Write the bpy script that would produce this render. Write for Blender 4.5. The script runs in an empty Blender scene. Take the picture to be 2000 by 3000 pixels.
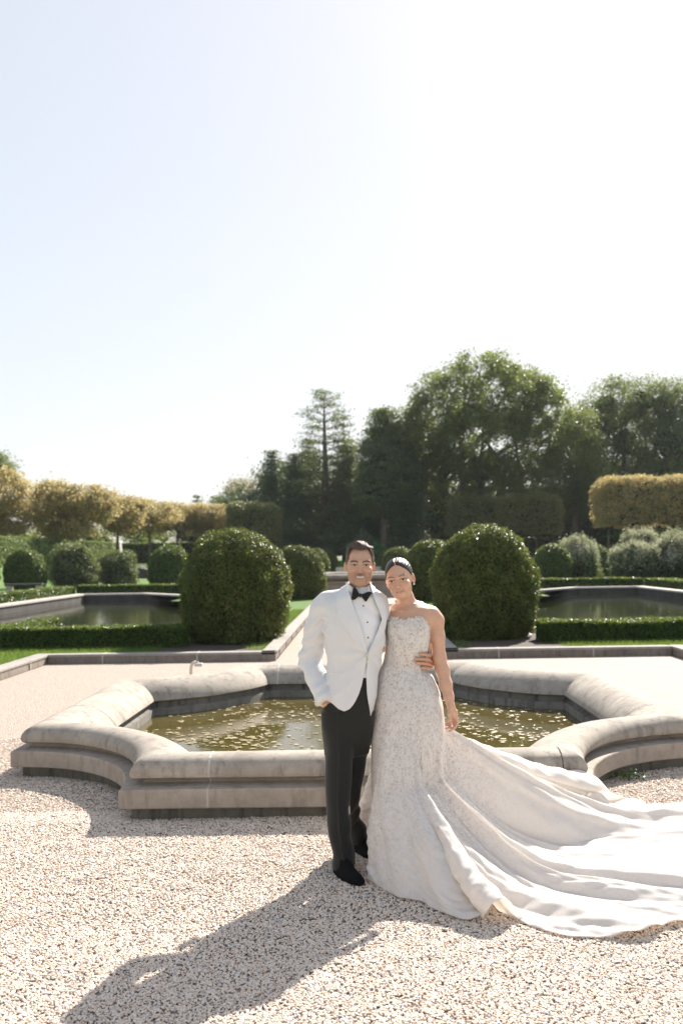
import bpy, math, random
import numpy as np
from mathutils import Vector, Matrix

# ------------------------------------------------------------------ basics
scene = bpy.context.scene
COL = scene.collection
H_CAM, F_PX, CX, CY, ROLL = 1.7, 2917.0, 1055.0, 1630.0, 0.014

def at(u, v, y):
    """photo pixel (2000 x 3000) and distance -> world point; used only to author sizes from the photograph"""
    du, dv = u - CX, v - CY
    a, b = du - ROLL * dv, dv + ROLL * du
    return np.array([a / F_PX * y + 0.03, y, H_CAM - b / F_PX * y])

def tag(o, label=None, cat=None, group=None, kind=None):
    if label: o['label'] = label
    if cat: o['category'] = cat
    if group: o['group'] = group
    if kind: o['kind'] = kind
    return o

def empty(name, loc=(0, 0, 0), rz=0.0):
    o = bpy.data.objects.new(name, None)
    COL.objects.link(o)
    o.location = loc
    o.rotation_euler = (0, 0, rz)
    o.empty_display_size = 0.2
    return o

def mesh_np(name, V, faces, mat=None, parent=None, smooth=False, uv=None):
    """faces: int array (n,3)/(n,4) or list of arrays"""
    V = np.asarray(V, dtype=np.float32)
    me = bpy.data.meshes.new(name)
    fl = faces if isinstance(faces, list) else [faces]
    fl = [np.asarray(f, dtype=np.int32) for f in fl if len(f)]
    nl = sum(f.size for f in fl); npoly = sum(len(f) for f in fl)
    me.vertices.add(len(V)); me.vertices.foreach_set('co', V.ravel())
    if npoly:
        me.loops.add(nl); me.polygons.add(npoly)
        me.loops.foreach_set('vertex_index', np.concatenate([f.ravel() for f in fl]))
        tot = np.concatenate([np.full(len(f), f.shape[1], dtype=np.int32) for f in fl])
        st = np.concatenate([[0], np.cumsum(tot)[:-1]]).astype(np.int32)
        me.polygons.foreach_set('loop_start', st)
        me.polygons.foreach_set('loop_total', tot)
        me.polygons.foreach_set('use_smooth', np.full(npoly, smooth, dtype=bool))
    me.update(calc_edges=True)
    if uv is not None:
        l = me.uv_layers.new(name='UVMap')
        idx = np.concatenate([f.ravel() for f in fl])
        l.data.foreach_set('uv', np.asarray(uv, dtype=np.float32)[idx].ravel())
    o = bpy.data.objects.new(name, me)
    COL.objects.link(o)
    if mat: me.materials.append(mat)
    if parent: o.parent = parent
    return o

class MB:
    """collects polygons of one mesh"""
    def __init__(s): s.v = []; s.q = []; s.t = []; s.n = 0; s.m = []
    def add(s, V, Q=None, T=None):
        V = np.asarray(V, dtype=float)
        if Q is not None and len(Q): s.q.append(np.asarray(Q, dtype=int) + s.n)
        if T is not None and len(T): s.t.append(np.asarray(T, dtype=int) + s.n)
        s.v.append(V); s.n += len(V)
        return s
    def box(s, x0, x1, y0, y1, z0, z1, rz=0.0, c=None):
        P = np.array([[x, y, z] for z in (z0, z1) for y in (y0, y1) for x in (x0, x1)], dtype=float)
        if rz:
            c = c if c is not None else ((x0 + x1) / 2, (y0 + y1) / 2)
            ca, sa = math.cos(rz), math.sin(rz)
            X = P[:, 0] - c[0]; Y = P[:, 1] - c[1]
            P[:, 0] = c[0] + ca * X - sa * Y; P[:, 1] = c[1] + sa * X + ca * Y
        return s.add(P, [[0, 2, 3, 1], [4, 5, 7, 6], [0, 1, 5, 4], [2, 6, 7, 3], [0, 4, 6, 2], [1, 3, 7, 5]])
    def tube(s, pts, rad, n=8, cap=True):
        P = np.asarray(pts, dtype=float); R = np.broadcast_to(np.asarray(rad, dtype=float), (len(P),))
        T = np.gradient(P, axis=0); T /= np.linalg.norm(T, axis=1)[:, None] + 1e-9
        up = np.array([0.0, 0, 1]) if abs(T[0, 2]) < .9 else np.array([1.0, 0, 0])
        A = np.cross(T, up); A /= np.linalg.norm(A, axis=1)[:, None] + 1e-9
        B = np.cross(T, A)
        th = np.arange(n) / n * 2 * math.pi
        V = P[:, None] + R[:, None, None] * (A[:, None] * np.cos(th)[None, :, None] + B[:, None] * np.sin(th)[None, :, None])
        V = V.reshape(-1, 3); m = len(P)
        i = np.arange(m - 1)[:, None] * n; j = np.arange(n)[None]; j2 = (j + 1) % n
        Q = np.stack([i + j, i + n + j, i + n + j2, i + j2], -1).reshape(-1, 4)
        base = s.n
        s.add(V, Q)
        if cap:
            for k, r in ((0, False), (m - 1, True)):
                c = len(V) if False else None
                ctr = P[k][None]; idx = np.arange(n) + k * n + base
                s.v.append(ctr); ci = s.n; s.n += 1
                a = idx; b = np.roll(idx, -1)
                s.t.append(np.stack([np.full(n, ci), b, a] if r else [np.full(n, ci), a, b], -1))
        return s
    def lathe(s, prof, c=(0, 0, 0), n=32):
        prof = np.asarray(prof, dtype=float); th = np.arange(n) / n * 2 * math.pi
        V = np.stack([prof[:, 0][:, None] * np.cos(th), prof[:, 0][:, None] * np.sin(th), np.broadcast_to(prof[:, 1][:, None], (len(prof), n))], -1).reshape(-1, 3) + np.asarray(c)
        i = np.arange(len(prof) - 1)[:, None] * n; j = np.arange(n)[None]; j2 = (j + 1) % n
        return s.add(V, np.stack([i + j, i + j2, i + n + j2, i + n + j], -1).reshape(-1, 4))
    def data(s):
        V = np.concatenate(s.v)
        F = []
        if s.q: F.append(np.concatenate(s.q))
        if s.t: F.append(np.concatenate(s.t))
        return V, F
    def build(s, name, mat=None, parent=None, smooth=False):
        V, F = s.data()
        return mesh_np(name, V, F, mat, parent, smooth)

def bevel(o, w=0.01, seg=2):
    m = o.modifiers.new('bevel', 'BEVEL'); m.width = w; m.segments = seg; m.limit_method = 'ANGLE'
    return o

def vnoise(P, seed=0, scale=1.0):
    """cheap smooth pseudo-noise in about [-1,1] from summed sines"""
    rs = np.random.RandomState(seed); r = 0
    P = np.asarray(P) * scale
    for k in range(6):
        d = rs.normal(size=P.shape[-1]); d /= np.linalg.norm(d); f = rs.uniform(.6, 1.9)
        w = np.sin(P @ rs.normal(size=P.shape[-1]) * .7 + rs.uniform(0, 6))
        r = r + np.sin(P @ d * f * 2 + rs.uniform(0, 6.3) + 1.3 * w)
    return r / 3.2

def scatter(V, F, n, rs):
    """n points spread over the surface by area, with normals"""
    V = np.asarray(V, dtype=float); T = []
    for f in (F if isinstance(F, list) else [F]):
        f = np.asarray(f)
        T.append(f[:, :3])
        if f.shape[1] == 4: T.append(f[:, [0, 2, 3]])
    T = np.concatenate(T)
    a, b, c = V[T[:, 0]], V[T[:, 1]], V[T[:, 2]]
    N = np.cross(b - a, c - a); A = np.linalg.norm(N, axis=1); N /= A[:, None] + 1e-12
    k = np.searchsorted(np.cumsum(A) / A.sum(), rs.uniform(size=n)); k = np.minimum(k, len(T) - 1)
    r1 = np.sqrt(rs.uniform(size=n))[:, None]; r2 = rs.uniform(size=n)[:, None]
    return a[k] * (1 - r1) + b[k] * r1 * (1 - r2) + c[k] * r1 * r2, N[k]

def leaves(P, N, size, rs, jitter=.9, asp=.55, vary=.35):
    """one small folded diamond per point -> (V, Q)"""
    n = len(P)
    nn = N + rs.normal(size=(n, 3)) * jitter
    nn /= np.linalg.norm(nn, axis=1)[:, None] + 1e-9
    t = np.cross(nn, rs.normal(size=(n, 3))); t /= np.linalg.norm(t, axis=1)[:, None] + 1e-9
    b = np.cross(nn, t)
    L = (size * (1 + vary * rs.uniform(-1, 1, size=n)))[:, None]; W = L * asp
    V = np.stack([P - t * L, P + b * W + nn * L * .12, P + t * L, P - b * W + nn * L * .12], 1).reshape(-1, 3)
    Q = np.arange(4 * n).reshape(n, 4)
    return V, Q

# ------------------------------------------------------------------ materials
def mat_new(name):
    m = bpy.data.materials.new(name); m.use_nodes = True
    nt = m.node_tree; nt.nodes.clear()
    return m, nt

class NT:
    def __init__(s, nt): s.nt = nt
    def n(s, t, ins=None, **kw):
        nd = s.nt.nodes.new(t)
        for k, v in kw.items(): setattr(nd, k, v)
        for k, v in (ins or {}).items():
            if hasattr(v, 'is_output') or isinstance(v, bpy.types.NodeSocket): s.nt.links.new(v, nd.inputs[k])
            else: nd.inputs[k].default_value = v
        return nd
    def ramp(s, fac, stops, interp='LINEAR'):
        r = s.nt.nodes.new('ShaderNodeValToRGB'); cr = r.color_ramp; cr.interpolation = interp
        while len(cr.elements) < len(stops): cr.elements.new(.5)
        for e, (p, c) in zip(cr.elements, stops):
            e.position = p; e.color = (*c, 1) if len(c) == 3 else c
        s.nt.links.new(fac, r.inputs[0]); return r.outputs[0]
    def mix(s, fac, a, b, mode='MIX'):
        m = s.nt.nodes.new('ShaderNodeMix'); m.data_type = 'RGBA'; m.blend_type = mode
        for k, v in ((0, fac), (6, a), (7, b)):
            if isinstance(v, bpy.types.NodeSocket): s.nt.links.new(v, m.inputs[k])
            else: m.inputs[k].default_value = v if k == 0 else (*v, 1)
        return m.outputs[2]
    def math(s, op, a, b=0.0, c=0.0, clamp=False):
        m = s.nt.nodes.new('ShaderNodeMath'); m.operation = op; m.use_clamp = clamp
        for k, v in ((0, a), (1, b), (2, c)):
            if isinstance(v, bpy.types.NodeSocket): s.nt.links.new(v, m.inputs[k])
            else: m.inputs[k].default_value = v
        return m.outputs[0]
    def noise(s, vec, scale, detail=4, rough=.55, dist=0.0):
        return s.n('ShaderNodeTexNoise', {'Vector': vec, 'Scale': scale, 'Detail': detail, 'Roughness': rough, 'Distortion': dist})
    def obj(s): return s.n('ShaderNodeTexCoord').outputs['Object']
    def pos(s): return s.n('ShaderNodeNewGeometry').outputs['Position']
    def bump(s, h, strength=.3, dist=.01, normal=None):
        d = {'Height': h, 'Strength': strength, 'Distance': dist}
        if normal is not None: d['Normal'] = normal
        return s.n('ShaderNodeBump', d).outputs[0]
    def out(s, sh): s.nt.links.new(sh, s.n('ShaderNodeOutputMaterial').inputs[0])
    def pr(s, **kw):
        names = {'color': 'Base Color', 'rough': 'Roughness', 'spec': 'Specular IOR Level', 'normal': 'Normal', 'sss': 'Subsurface Weight',
                 'sssr': 'Subsurface Radius', 'ssss': 'Subsurface Scale', 'sheen': 'Sheen Weight', 'metal': 'Metallic', 'trans': 'Transmission Weight', 'ior': 'IOR', 'alpha': 'Alpha', 'coat': 'Coat Weight'}
        d = {}
        for k, v in kw.items():
            if k == 'color' and isinstance(v, tuple) and len(v) == 3: v = (*v, 1)
            d[names[k]] = v
        return s.n('ShaderNodeBsdfPrincipled', d).outputs[0]

def foliage(name, c_dark, c_mid, c_light, rough=.45, transl=.3, nscale=1.2, spec=.5, extra=None, tcol=(.35, .42, .06)):
    m, nt = mat_new(name); g = NT(nt)
    geo = g.n('ShaderNodeNewGeometry')
    r = geo.outputs['Random Per Island']
    n = g.noise(g.obj(), nscale, 3).outputs[0]
    f = g.math('ADD', g.math('MULTIPLY', r, .6), g.math('MULTIPLY', g.math('SUBTRACT', n, .3), .9), clamp=True)
    stops = [(0.05, c_dark), (.5, c_mid), (.95, c_light)]
    col = g.ramp(f, stops)
    if extra:   # a share of leaves of another colour (autumn, dead)
        share, ec = extra
        wn = g.n('ShaderNodeTexWhiteNoise', {'W': r}, noise_dimensions='1D').outputs[0]
        n2 = g.noise(g.obj(), nscale * .6, 2).outputs[0]
        s_ = g.math('LESS_THAN', wn, g.math('MULTIPLY', n2, share * 2))
        col = g.mix(s_, col, ec)
    p = g.pr(color=col, rough=rough, spec=spec)
    t = g.n('ShaderNodeBsdfTranslucent', {'Color': g.mix(.5, col, tcol, 'MIX')}).outputs[0]
    mx = g.n('ShaderNodeMixShader', {0: transl, 1: p, 2: t}).outputs[0]
    g.out(mx); return m

def simple(name, color, rough=.6, **kw):
    m, nt = mat_new(name); g = NT(nt); g.out(g.pr(color=color, rough=rough, **kw)); return m

def mat_stone(name, c1, c2, dirt=(.07, .065, .055), bump=.25, damp=0.5, joint=None):
    m, nt = mat_new(name); g = NT(nt)
    P = g.pos()
    n1 = g.noise(P, 2.3, 6, .6).outputs[0]; n2 = g.noise(P, 14, 6, .65).outputs[0]; n3 = g.noise(P, 110, 4, .7).outputs[0]
    st = g.n('ShaderNodeMapping', {'Vector': P, 'Scale': (5.5, 5.5, 0.9)}).outputs[0]
    streak = g.noise(st, 2.2, 5, .65).outputs[0]
    col = g.mix(g.ramp(n1, [(.3, (0, 0, 0)), (.7, (1, 1, 1))]), c1, c2)
    col = g.mix(g.math('MULTIPLY', g.ramp(n2, [(.45, (0, 0, 0)), (.75, (1, 1, 1))]), .45), col, tuple(x * .62 for x in c1))
    col = g.mix(g.math('MULTIPLY', g.ramp(streak, [(.52, (0, 0, 0)), (.72, (1, 1, 1))]), damp), col, dirt)
    col = g.mix(g.math('MULTIPLY', g.ramp(n3, [(.56, (0, 0, 0)), (.75, (1, 1, 1))]), .35), col, dirt)
    h = g.math('ADD', g.math('MULTIPLY', n2, .5), g.math('MULTIPLY', n3, .4))
    g.out(g.pr(color=col, rough=.88, spec=.25, normal=g.bump(h, bump, .02)))
    return m

def mat_gravel_far(name):
    m, nt = mat_new(name); g = NT(nt)
    P = g.pos()
    v = g.n('ShaderNodeTexVoronoi', {'Vector': P, 'Scale': 75.0, 'Randomness': 1.0})
    cn = g.n('ShaderNodeSeparateColor', {0: v.outputs['Color']}).outputs[0]
    col = g.ramp(cn, [(0, (0.218, 0.182, 0.163)), (.18, (0.364, 0.304, 0.261)), (.45, (0.436, 0.365, 0.305)), (.75, (0.508, 0.439, 0.378)), (1, (0.421, 0.311, 0.234))])
    gap = g.ramp(v.outputs['Distance'], [(.35, (0, 0, 0)), (.75, (1, 1, 1))])
    col = g.mix(g.math('MULTIPLY', gap, .55), col, (0.181, 0.142, 0.111))
    big = g.noise(P, .9, 4).outputs[0]
    col = g.mix(g.math('MULTIPLY', big, .35), col, (0.327, 0.270, 0.221))
    h = g.math('SUBTRACT', 1.0, v.outputs['Distance'])
    g.out(g.pr(color=col, rough=.8, spec=.3, normal=g.bump(h, .8, .012)))
    return m

def mat_pebble(name):
    m, nt = mat_new(name); g = NT(nt)
    oi = g.n('ShaderNodeObjectInfo')
    r = oi.outputs['Random']
    col = g.ramp(r, [(0, (.34, .33, .33)), (.04, (.44, .42, .41)), (.16, (0.589, 0.518, 0.451)), (.34, (0.729, 0.628, 0.526)), (.55, (0.814, 0.728, 0.647)), (.72, (0.708, 0.549, 0.413)), (.86, (0.773, 0.659, 0.546)), (.95, (0.589, 0.380, 0.244)), (1, (0.880, 0.797, 0.723))])
    n = g.noise(g.obj(), 160, 3).outputs[0]
    col = g.mix(g.math('MULTIPLY', n, .35), col, (0.452, 0.369, 0.302))
    g.out(g.pr(color=col, rough=.7, spec=.35)); return m

def mat_water(name, body, rough=.02, wave=.12, wscale=3.0):
    m, nt = mat_new(name); g = NT(nt)
    P = g.pos()
    mp = g.n('ShaderNodeMapping', {'Vector': P, 'Scale': (1.0, 2.2, 1.0)}).outputs[0]
    n1 = g.noise(mp, wscale, 3, .5, .6).outputs[0]; n2 = g.noise(mp, wscale * 5, 2).outputs[0]
    h = g.math('ADD', n1, g.math('MULTIPLY', n2, .12))
    d = g.noise(P, .8, 4).outputs[0]
    col = g.mix(d, tuple(x * .7 for x in body), tuple(x * 1.25 for x in body))
    g.out(g.pr(color=col, rough=rough, ior=1.33, spec=.5, normal=g.bump(h, wave, .01))); return m

def mat_grass(name, a=(.035, .085, .012), b=(.085, .16, .025)):
    m, nt = mat_new(name); g = NT(nt); P = g.pos()
    n = g.noise(P, 3, 5).outputs[0]; n2 = g.noise(P, 90, 3).outputs[0]
    col = g.mix(n, a, b); col = g.mix(g.math('MULTIPLY', n2, .6), col, tuple(x * 1.5 for x in b))
    g.out(g.pr(color=col, rough=.8, spec=.2, normal=g.bump(n2, .8, .03))); return m
RS = np.random.RandomState(7)
# ------------------------------------------------------------------ materials of the place
M = {}
M['coping'] = mat_stone('weathered_limestone', (.27, .24, .205), (.42, .375, .32), damp=.8, dirt=(.13, .12, .105))
M['plinth'] = mat_stone('plinth_limestone', (.31, .265, .22), (.42, .365, .31), damp=.5, dirt=(.12, .105, .085))
M['foot'] = mat_stone('dark_footing_stone', (.14, .13, .105), (.21, .195, .16), dirt=(.03, .035, .02), damp=.8)  # footing stone, darker than the plinth above it
M['wall_in'] = mat_stone('algae_stained_stone', (.13, .125, .11), (.24, .22, .19), dirt=(.03, .03, .025), damp=.9)
M['mortar'] = simple('mortar', (.44, .41, .37), .9)
M['joint'] = simple('open_joint', (.04, .035, .03), .95)
M['kerb'] = mat_stone('kerb_stone', (.20, .165, .14), (.30, .26, .22), dirt=(.05, .045, .04), damp=.7)
M['kerb_top'] = mat_stone('kerb_top_stone', (.27, .25, .23), (.36, .33, .30), dirt=(.07, .065, .06), damp=.2)
M['pool_cope'] = mat_stone('pool_coping_stone', (.42, .38, .34), (.52, .48, .44), damp=.2)
M['pool_wall'] = mat_stone('pool_wall_stone', (.05, .046, .042), (.10, .095, .09), damp=.7)
M['gravel'] = mat_gravel_far('pea_gravel')
M['pebble'] = mat_pebble('pebbles')
M['grass'] = mat_grass('lawn')
M['blade'] = foliage('grass_blades', (.03, .08, .01), (.07, .15, .02), (.14, .25, .04), .5, .35, 2)
M['soil'] = simple('mulch', (.055, .038, .028), .95)
M['water'] = mat_water('pond_water', (.082, .066, .022), .015, .12, 3.0)
M['water2'] = mat_water('pool_water', (.018, .02, .010), 0.05, .4, 1.6)
M['pad'] = foliage('floating_leaf', (.18, .14, .055), (.30, .24, .11), (.42, .35, .18), .5, 0.0, 5)
M['box'] = foliage('boxwood_leaf', (.024, .044, .006), (.072, .102, .018), (.20, .22, .07), .42, .24, 3.2, .38, extra=(.05, (.17, .10, .03)))
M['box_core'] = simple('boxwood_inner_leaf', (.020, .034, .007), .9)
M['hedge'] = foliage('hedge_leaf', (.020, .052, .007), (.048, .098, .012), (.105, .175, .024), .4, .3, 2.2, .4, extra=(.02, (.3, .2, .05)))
M['yew'] = foliage('yew_needle', (.012, .030, .009), (.028, .058, .016), (.06, .10, .03), .5, .2, .8)
M['sunlit_hedge'] = foliage('sunlit_hedge_leaf', (.10, .15, .045), (.20, .26, .09), (.32, .38, .17), .6, .25, .8)  # left tall hedge: sunlight put into a lighter leaf colour
M['shrub'] = foliage('grey_green_shrub_leaf', (.035, .055, .02), (.085, .115, .05), (.20, .23, .13), .45, .3, 1.2)
M['plume'] = foliage('pale_plume', (.28, .28, .20), (.48, .46, .36), (.68, .65, .55), .6, .3, 2)
M['decid'] = foliage('deciduous_leaf', (.036, .062, .017), (.080, .112, .032), (.19, .21, .085), .45, .45, .25, .45)
M['decid_blue'] = foliage('far_deciduous_leaf', (.040, .070, .038), (.080, .115, .060), (.16, .19, .10), .5, .42, .22, .4)
M['conifer'] = foliage('spruce_needle', (.018, .052, .025), (.042, .095, .044), (.09, .15, .065), .5, .2, .5)
M['cedar'] = foliage('cedar_needle', (.030, .060, .025), (.066, .105, .040), (.14, .17, .065), .5, .3, .5)
M['autumn'] = foliage('autumn_plane_leaf', (.17, .16, .065), (.33, .285, .13), (.52, .45, .25), .5, .5, .35, .4, extra=(.14, (.46, .24, .10)), tcol=(.60, .50, .20))
M['gold'] = foliage('golden_plane_leaf', (.21, .18, .07), (.39, .34, .16), (.57, .50, .28), .5, .45, .35, .4, extra=(.14, (.50, .24, .08)), tcol=(.66, .53, .2))
M['olive'] = foliage('olive_green_leaf', (.06, .07, .02), (.13, .14, .045), (.27, .25, .11), .4, .3, .3, .5)
M['bronze'] = foliage('bronze_green_leaf', (.08, .085, .025), (.15, .145, .05), (.27, .23, .09), .5, .3, .25, .4)
M['lime'] = foliage('lime_leaf', (.10, .14, .03), (.20, .24, .05), (.36, .38, .10), .5, .4, .4)
M['red'] = foliage('russet_leaf', (.12, .07, .04), (.22, .13, .075), (.32, .22, .13), .5, .3, .4)
M['green_shrub'] = foliage('bright_evergreen_leaf', (.015, .10, .045), (.035, .18, .08), (.07, .27, .12), .5, .3, .8)
M['bark'] = mat_stone('bark', (.10, .08, .06), (.16, .13, .10), bump=.6)
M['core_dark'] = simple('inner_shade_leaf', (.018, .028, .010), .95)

# ------------------------------------------------------------------ ground
def sheet(name, polys, z, mat, kind='structure', thick=None):
    import bmesh
    bm = bmesh.new()
    for outer, holes in polys:
        es = []
        for loop in [outer] + holes:
            vs = [bm.verts.new((x, y, z)) for x, y in loop]
            es += [bm.edges.new((vs[i], vs[(i + 1) % len(vs)])) for i in range(len(vs))]
        bmesh.ops.triangle_fill(bm, edges=es, use_beauty=True, normal=(0, 0, 1))
    bmesh.ops.recalc_face_normals(bm, faces=bm.faces)
    if bm.faces and sum(f.normal.z for f in bm.faces) < 0: bmesh.ops.reverse_faces(bm, faces=bm.faces)
    me = bpy.data.meshes.new(name); bm.to_mesh(me); bm.free()
    o = bpy.data.objects.new(name, me); COL.objects.link(o); me.materials.append(mat)
    return tag(o, kind=kind)

sheet('ground', [([(-300, -60), (300, -60), (300, 400), (-300, 400)], [])], -0.6, M['grass'])
KY, KX, PX_ = 16.35, 5.12, 1.38
court = [(-KX, -4), (KX, -4), (KX, KY), (PX_, KY), (PX_, 38), (7, 38), (7, 56), (-7, 56), (-7, 38), (-PX_, 38), (-PX_, KY), (-KX, KY)]
sheet('gravel_court', [(court, [])], 0.0, M['gravel'])
def pool_poly(s, off=0.0):
    P = [(3.6, 20.6), (12.25, 20.6), (12.25, 44.3), (9.7, 44.3), (3.6, 36.2)]
    c = np.array([8.0, 32.0]); out = []
    P = np.array(P); n = len(P)
    for i in range(n):
        a, b, d = P[i - 1], P[i], P[(i + 1) % n]
        e1 = (b - a) / np.linalg.norm(b - a); e2 = (d - b) / np.linalg.norm(d - b)
        n1 = np.array([e1[1], -e1[0]]); n2 = np.array([e2[1], -e2[0]])
        k = (n1 + n2) / (1 + n1 @ n2)
        q = b + k * off
        out.append((s * q[0], q[1]))
    return out
ZL = 0.10
for s in (-1, 1):
    r = [(PX_ + .26, KY + .26), (22, KY + .26), (22, 84), (7.2, 84), (7.2, 37.8), (PX_ + .26, 37.8)]
    sheet('lawn', [([(s * x, y) for x, y in r], [pool_poly(s, .35)])], ZL, M['grass'])
    sheet('lawn', [([(s * (KX + .26), -6), (s * 22, -6), (s * 22, KY + .26), (s * (KX + .26), KY + .26)], [])], ZL, M['grass'])
    sheet('terrace_lawn', [([(s * 23.2, -20), (s * 299, -20), (s * 299, 399), (s * 23.2, 399)], [])], 1.3, M['grass'])
    mb = MB(); mb.add([(s * 22, -6, ZL), (s * 23.2, -6, 1.3), (s * 23.2, 88, 1.3), (s * 22, 86.6, ZL)], [[0, 1, 2, 3]])
    tag(mb.build('lawn_bank', M['grass']), kind='structure')
sheet('terrace_lawn', [([(-23.2, 88), (23.2, 88), (23.2, 399), (-23.2, 399)], [])], 1.3, M['grass'])
mb = MB(); mb.add([(-22, 84, ZL), (22, 84, ZL), (23.2, 88, 1.3), (-23.2, 88, 1.3)], [[0, 1, 2, 3]])
tag(mb.build('lawn_bank', M['grass']), kind='structure')
sheet('lawn', [([(-7, 56), (7, 56), (7.2, 84), (-7.2, 84)], [])], 0.05, M['grass'])
for s in (-1, 1):   # mulch under the near topiary
    sheet('mulch_bed', [([(s * x, y) for x, y in [(1.9, KY + .27), (3.6, KY + .27), (3.7, 18.0), (3.6, 20.4), (1.7, 20.4), (1.68, 18.0)]], [])], ZL + .004, M['soil'])

# kerbs (runs of edging stones with joints)
def kerb(pts, label, joints=1.55, w=.25, h=.155):
    e = empty('stone_kerb', (0, 0, 0)); tag(e, label, 'kerb', 'stone kerbs round the gravel court')
    pts = [np.array(p, float) for p in pts]
    for a, b, ni in pts_to_runs(pts):
        d = b - a; L = np.linalg.norm(d); d /= L; n = np.array([-d[1], d[0]]) * ni
        def blk(mb, t0, t1, o0, o1, z0, z1):
            q = [a + d * t0 + n * o0, a + d * t1 + n * o0, a + d * t1 + n * o1, a + d * t0 + n * o1]
            V = [(*p, z) for z in (z0, z1) for p in q]
            mb.add(V, [[0, 3, 2, 1], [4, 5, 6, 7], [0, 1, 5, 4], [1, 2, 6, 5], [2, 3, 7, 6], [3, 0, 4, 7]])
        lo, hi, jm = MB(), MB(), MB()
        blk(lo, 0, L, .015, w, 0, h - .05); blk(hi, 0, L, 0, w, h - .05, h)
        t = .9
        while t < L:
            blk(jm, t - .012, t + .012, -.003, w + .003, 0, h + .003); t += joints
        o = lo.build('edging_stone', M['kerb'], e); o = hi.build('kerb_top', M['kerb_top'], e); bevel(o, .014, 2)
        if jm.n: jm.build('mortar_joint', M['mortar'], e)
def pts_to_runs(pts):
    for i in range(len(pts) - 1): yield pts[i], pts[i + 1], 1
kerb([(-PX_ , KY), (-KX, KY)][::-1], 'long grey stone kerb behind the fountain beneath the big topiary on the groom\'s side')
kerb([(PX_, KY), (KX, KY)], 'long grey stone kerb behind the fountain beneath the big topiary on the bride\'s side')
kerb([(-KX, -4), (-KX, KY + .25)], 'stone kerb edging the small grass corner at the picture\'s left edge')
kerb([(KX, KY + .25), (KX, -4)], 'stone kerb running forward from the far right corner of the gravel court')
kerb([(-PX_, KY + .0), (-PX_, 38)], 'stone kerb along the left side of the gravel path behind the groom')
kerb([(PX_, 38), (PX_, KY + .0)], 'stone kerb along the right side of the gravel path hidden behind the bride')

# ------------------------------------------------------------------ stone fountain basin
FX, FY0, FY1, RX, RY = 2.72, 6.42, 12.35, 1.17, 1.36
def ring(s, nseg=22):
    """outline of the quatrefoil basin inset by s"""
    q = []
    a0 = math.asin(min(1, s / (RY + s))); a1 = math.acos(min(1, s / (RX + s)))
    for k in range(nseg + 1):
        a = a0 + (a1 - a0) * k / nseg
        q.append((FX - (RX + s) * math.cos(a), (RY + s) * math.sin(a)))
    q = np.array(q)                     # right front bite, from front line to side line (y measured from the corner)
    rf = np.stack([q[:, 0], FY0 + q[:, 1]], -1)
    rb = np.stack([q[:, 0], FY1 - q[:, 1]], -1)[::-1]
    lb = np.stack([-q[:, 0], FY1 - q[:, 1]], -1)
    lf = np.stack([-q[:, 0], FY0 + q[:, 1]], -1)[::-1]
    out = []
    segs = [rf, rb, lb, lf]
    for i, sg in enumerate(segs):
        out += [tuple(p) for p in sg]
        a, b = sg[-1], segs[(i + 1) % 4][0]
        for t in (.2, .4, .6, .8): out.append(tuple(a * (1 - t) + b * t))
    return np.array(out)
def autosmooth(o, ang=32):
    me = o.data
    me.polygons.foreach_set('use_smooth', np.ones(len(me.polygons), dtype=bool))
    me.set_sharp_from_angle(angle=math.radians(ang))
    return o
def sweep(name, prof, mat, parent, z_noise=0.0):
    R = [ring(s) for s, z in prof]; n = len(R[0])
    V = np.concatenate([np.column_stack([r, np.full(n, z)]) for r, (s, z) in zip(R, prof)])
    i = np.arange(len(prof) - 1)[:, None] * n; j = np.arange(n)[None]; j2 = (j + 1) % n
    Q = np.stack([i + j, i + n + j, i + n + j2, i + j2], -1).reshape(-1, 4)
    V = V + np.column_stack([vnoise(V, 3, 2.0), vnoise(V, 4, 2.0), vnoise(V, 5, 2.5)]) * z_noise
    return autosmooth(mesh_np(name, V, Q, mat, parent))
ft = empty('fountain_basin', (0, 9.4, 0)); tag(ft, 'large weathered limestone fountain basin with scooped corners behind the couple', 'fountain')
cope = [(.15, .255), (.095, .262), (.068, .275), (.06, .30), (.066, .33), (.088, .362), (.125, .388), (.175, .402), (.24, .405), (.31, .395), (.375, .372), (.435, .338), (.485, .298), (.525, .252), (.548, .215), (.552, .20), (.535, .192), (.50, .19)]
def off(o): o.location = (0, -9.4, 0); return o
FTPARTS = []
FTPARTS.append(sweep('footing', [(.07, -.02), (.07, .09)], M['foot'], ft))
FTPARTS.append(sweep('plinth', [(.07, .088), (.006, .088), (0, .095), (0, .205), (.006, .213), (.08, .218), (.135, .232), (.15, .256)], M['plinth'], ft, .002))
FTPARTS.append(sweep('coping', cope, M['coping'], ft, .003))
FTPARTS.append(sweep('inner_wall', [(.50, .191), (.50, .135), (.515, .125), (.545, .118), (.55, .105), (.55, -.3)], M['wall_in'], ft, .003))
full = [(.0, .097), (.0, .205), (.006, .213), (.08, .218), (.135, .232), (.15, .256)] + cope[1:-1]
def joint_line(ax, pos, side, w, mat, prof, grow=.0022):
    """mortar line running across the basin wall"""
    V = []
    for s, z in prof:
        c = np.array([.28, .2]); d = np.array([s, z]) - c; d /= np.linalg.norm(d); s2, z2 = s + d[0] * grow, z + d[1] * grow
        for k in (-w / 2, w / 2):
            if ax == 'front': V.append((pos + k, FY0 + s2, z2))
            elif ax == 'back': V.append((pos + k, FY1 - s2, z2))
            else: V.append((side * (FX - s2), pos + k, z2))
    n = len(prof); Q = [[2 * i, 2 * i + 1, 2 * i + 3, 2 * i + 2] for i in range(n - 1)]
    return mesh_np('mortar_joint', V, np.array(Q), mat, ft)
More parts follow.
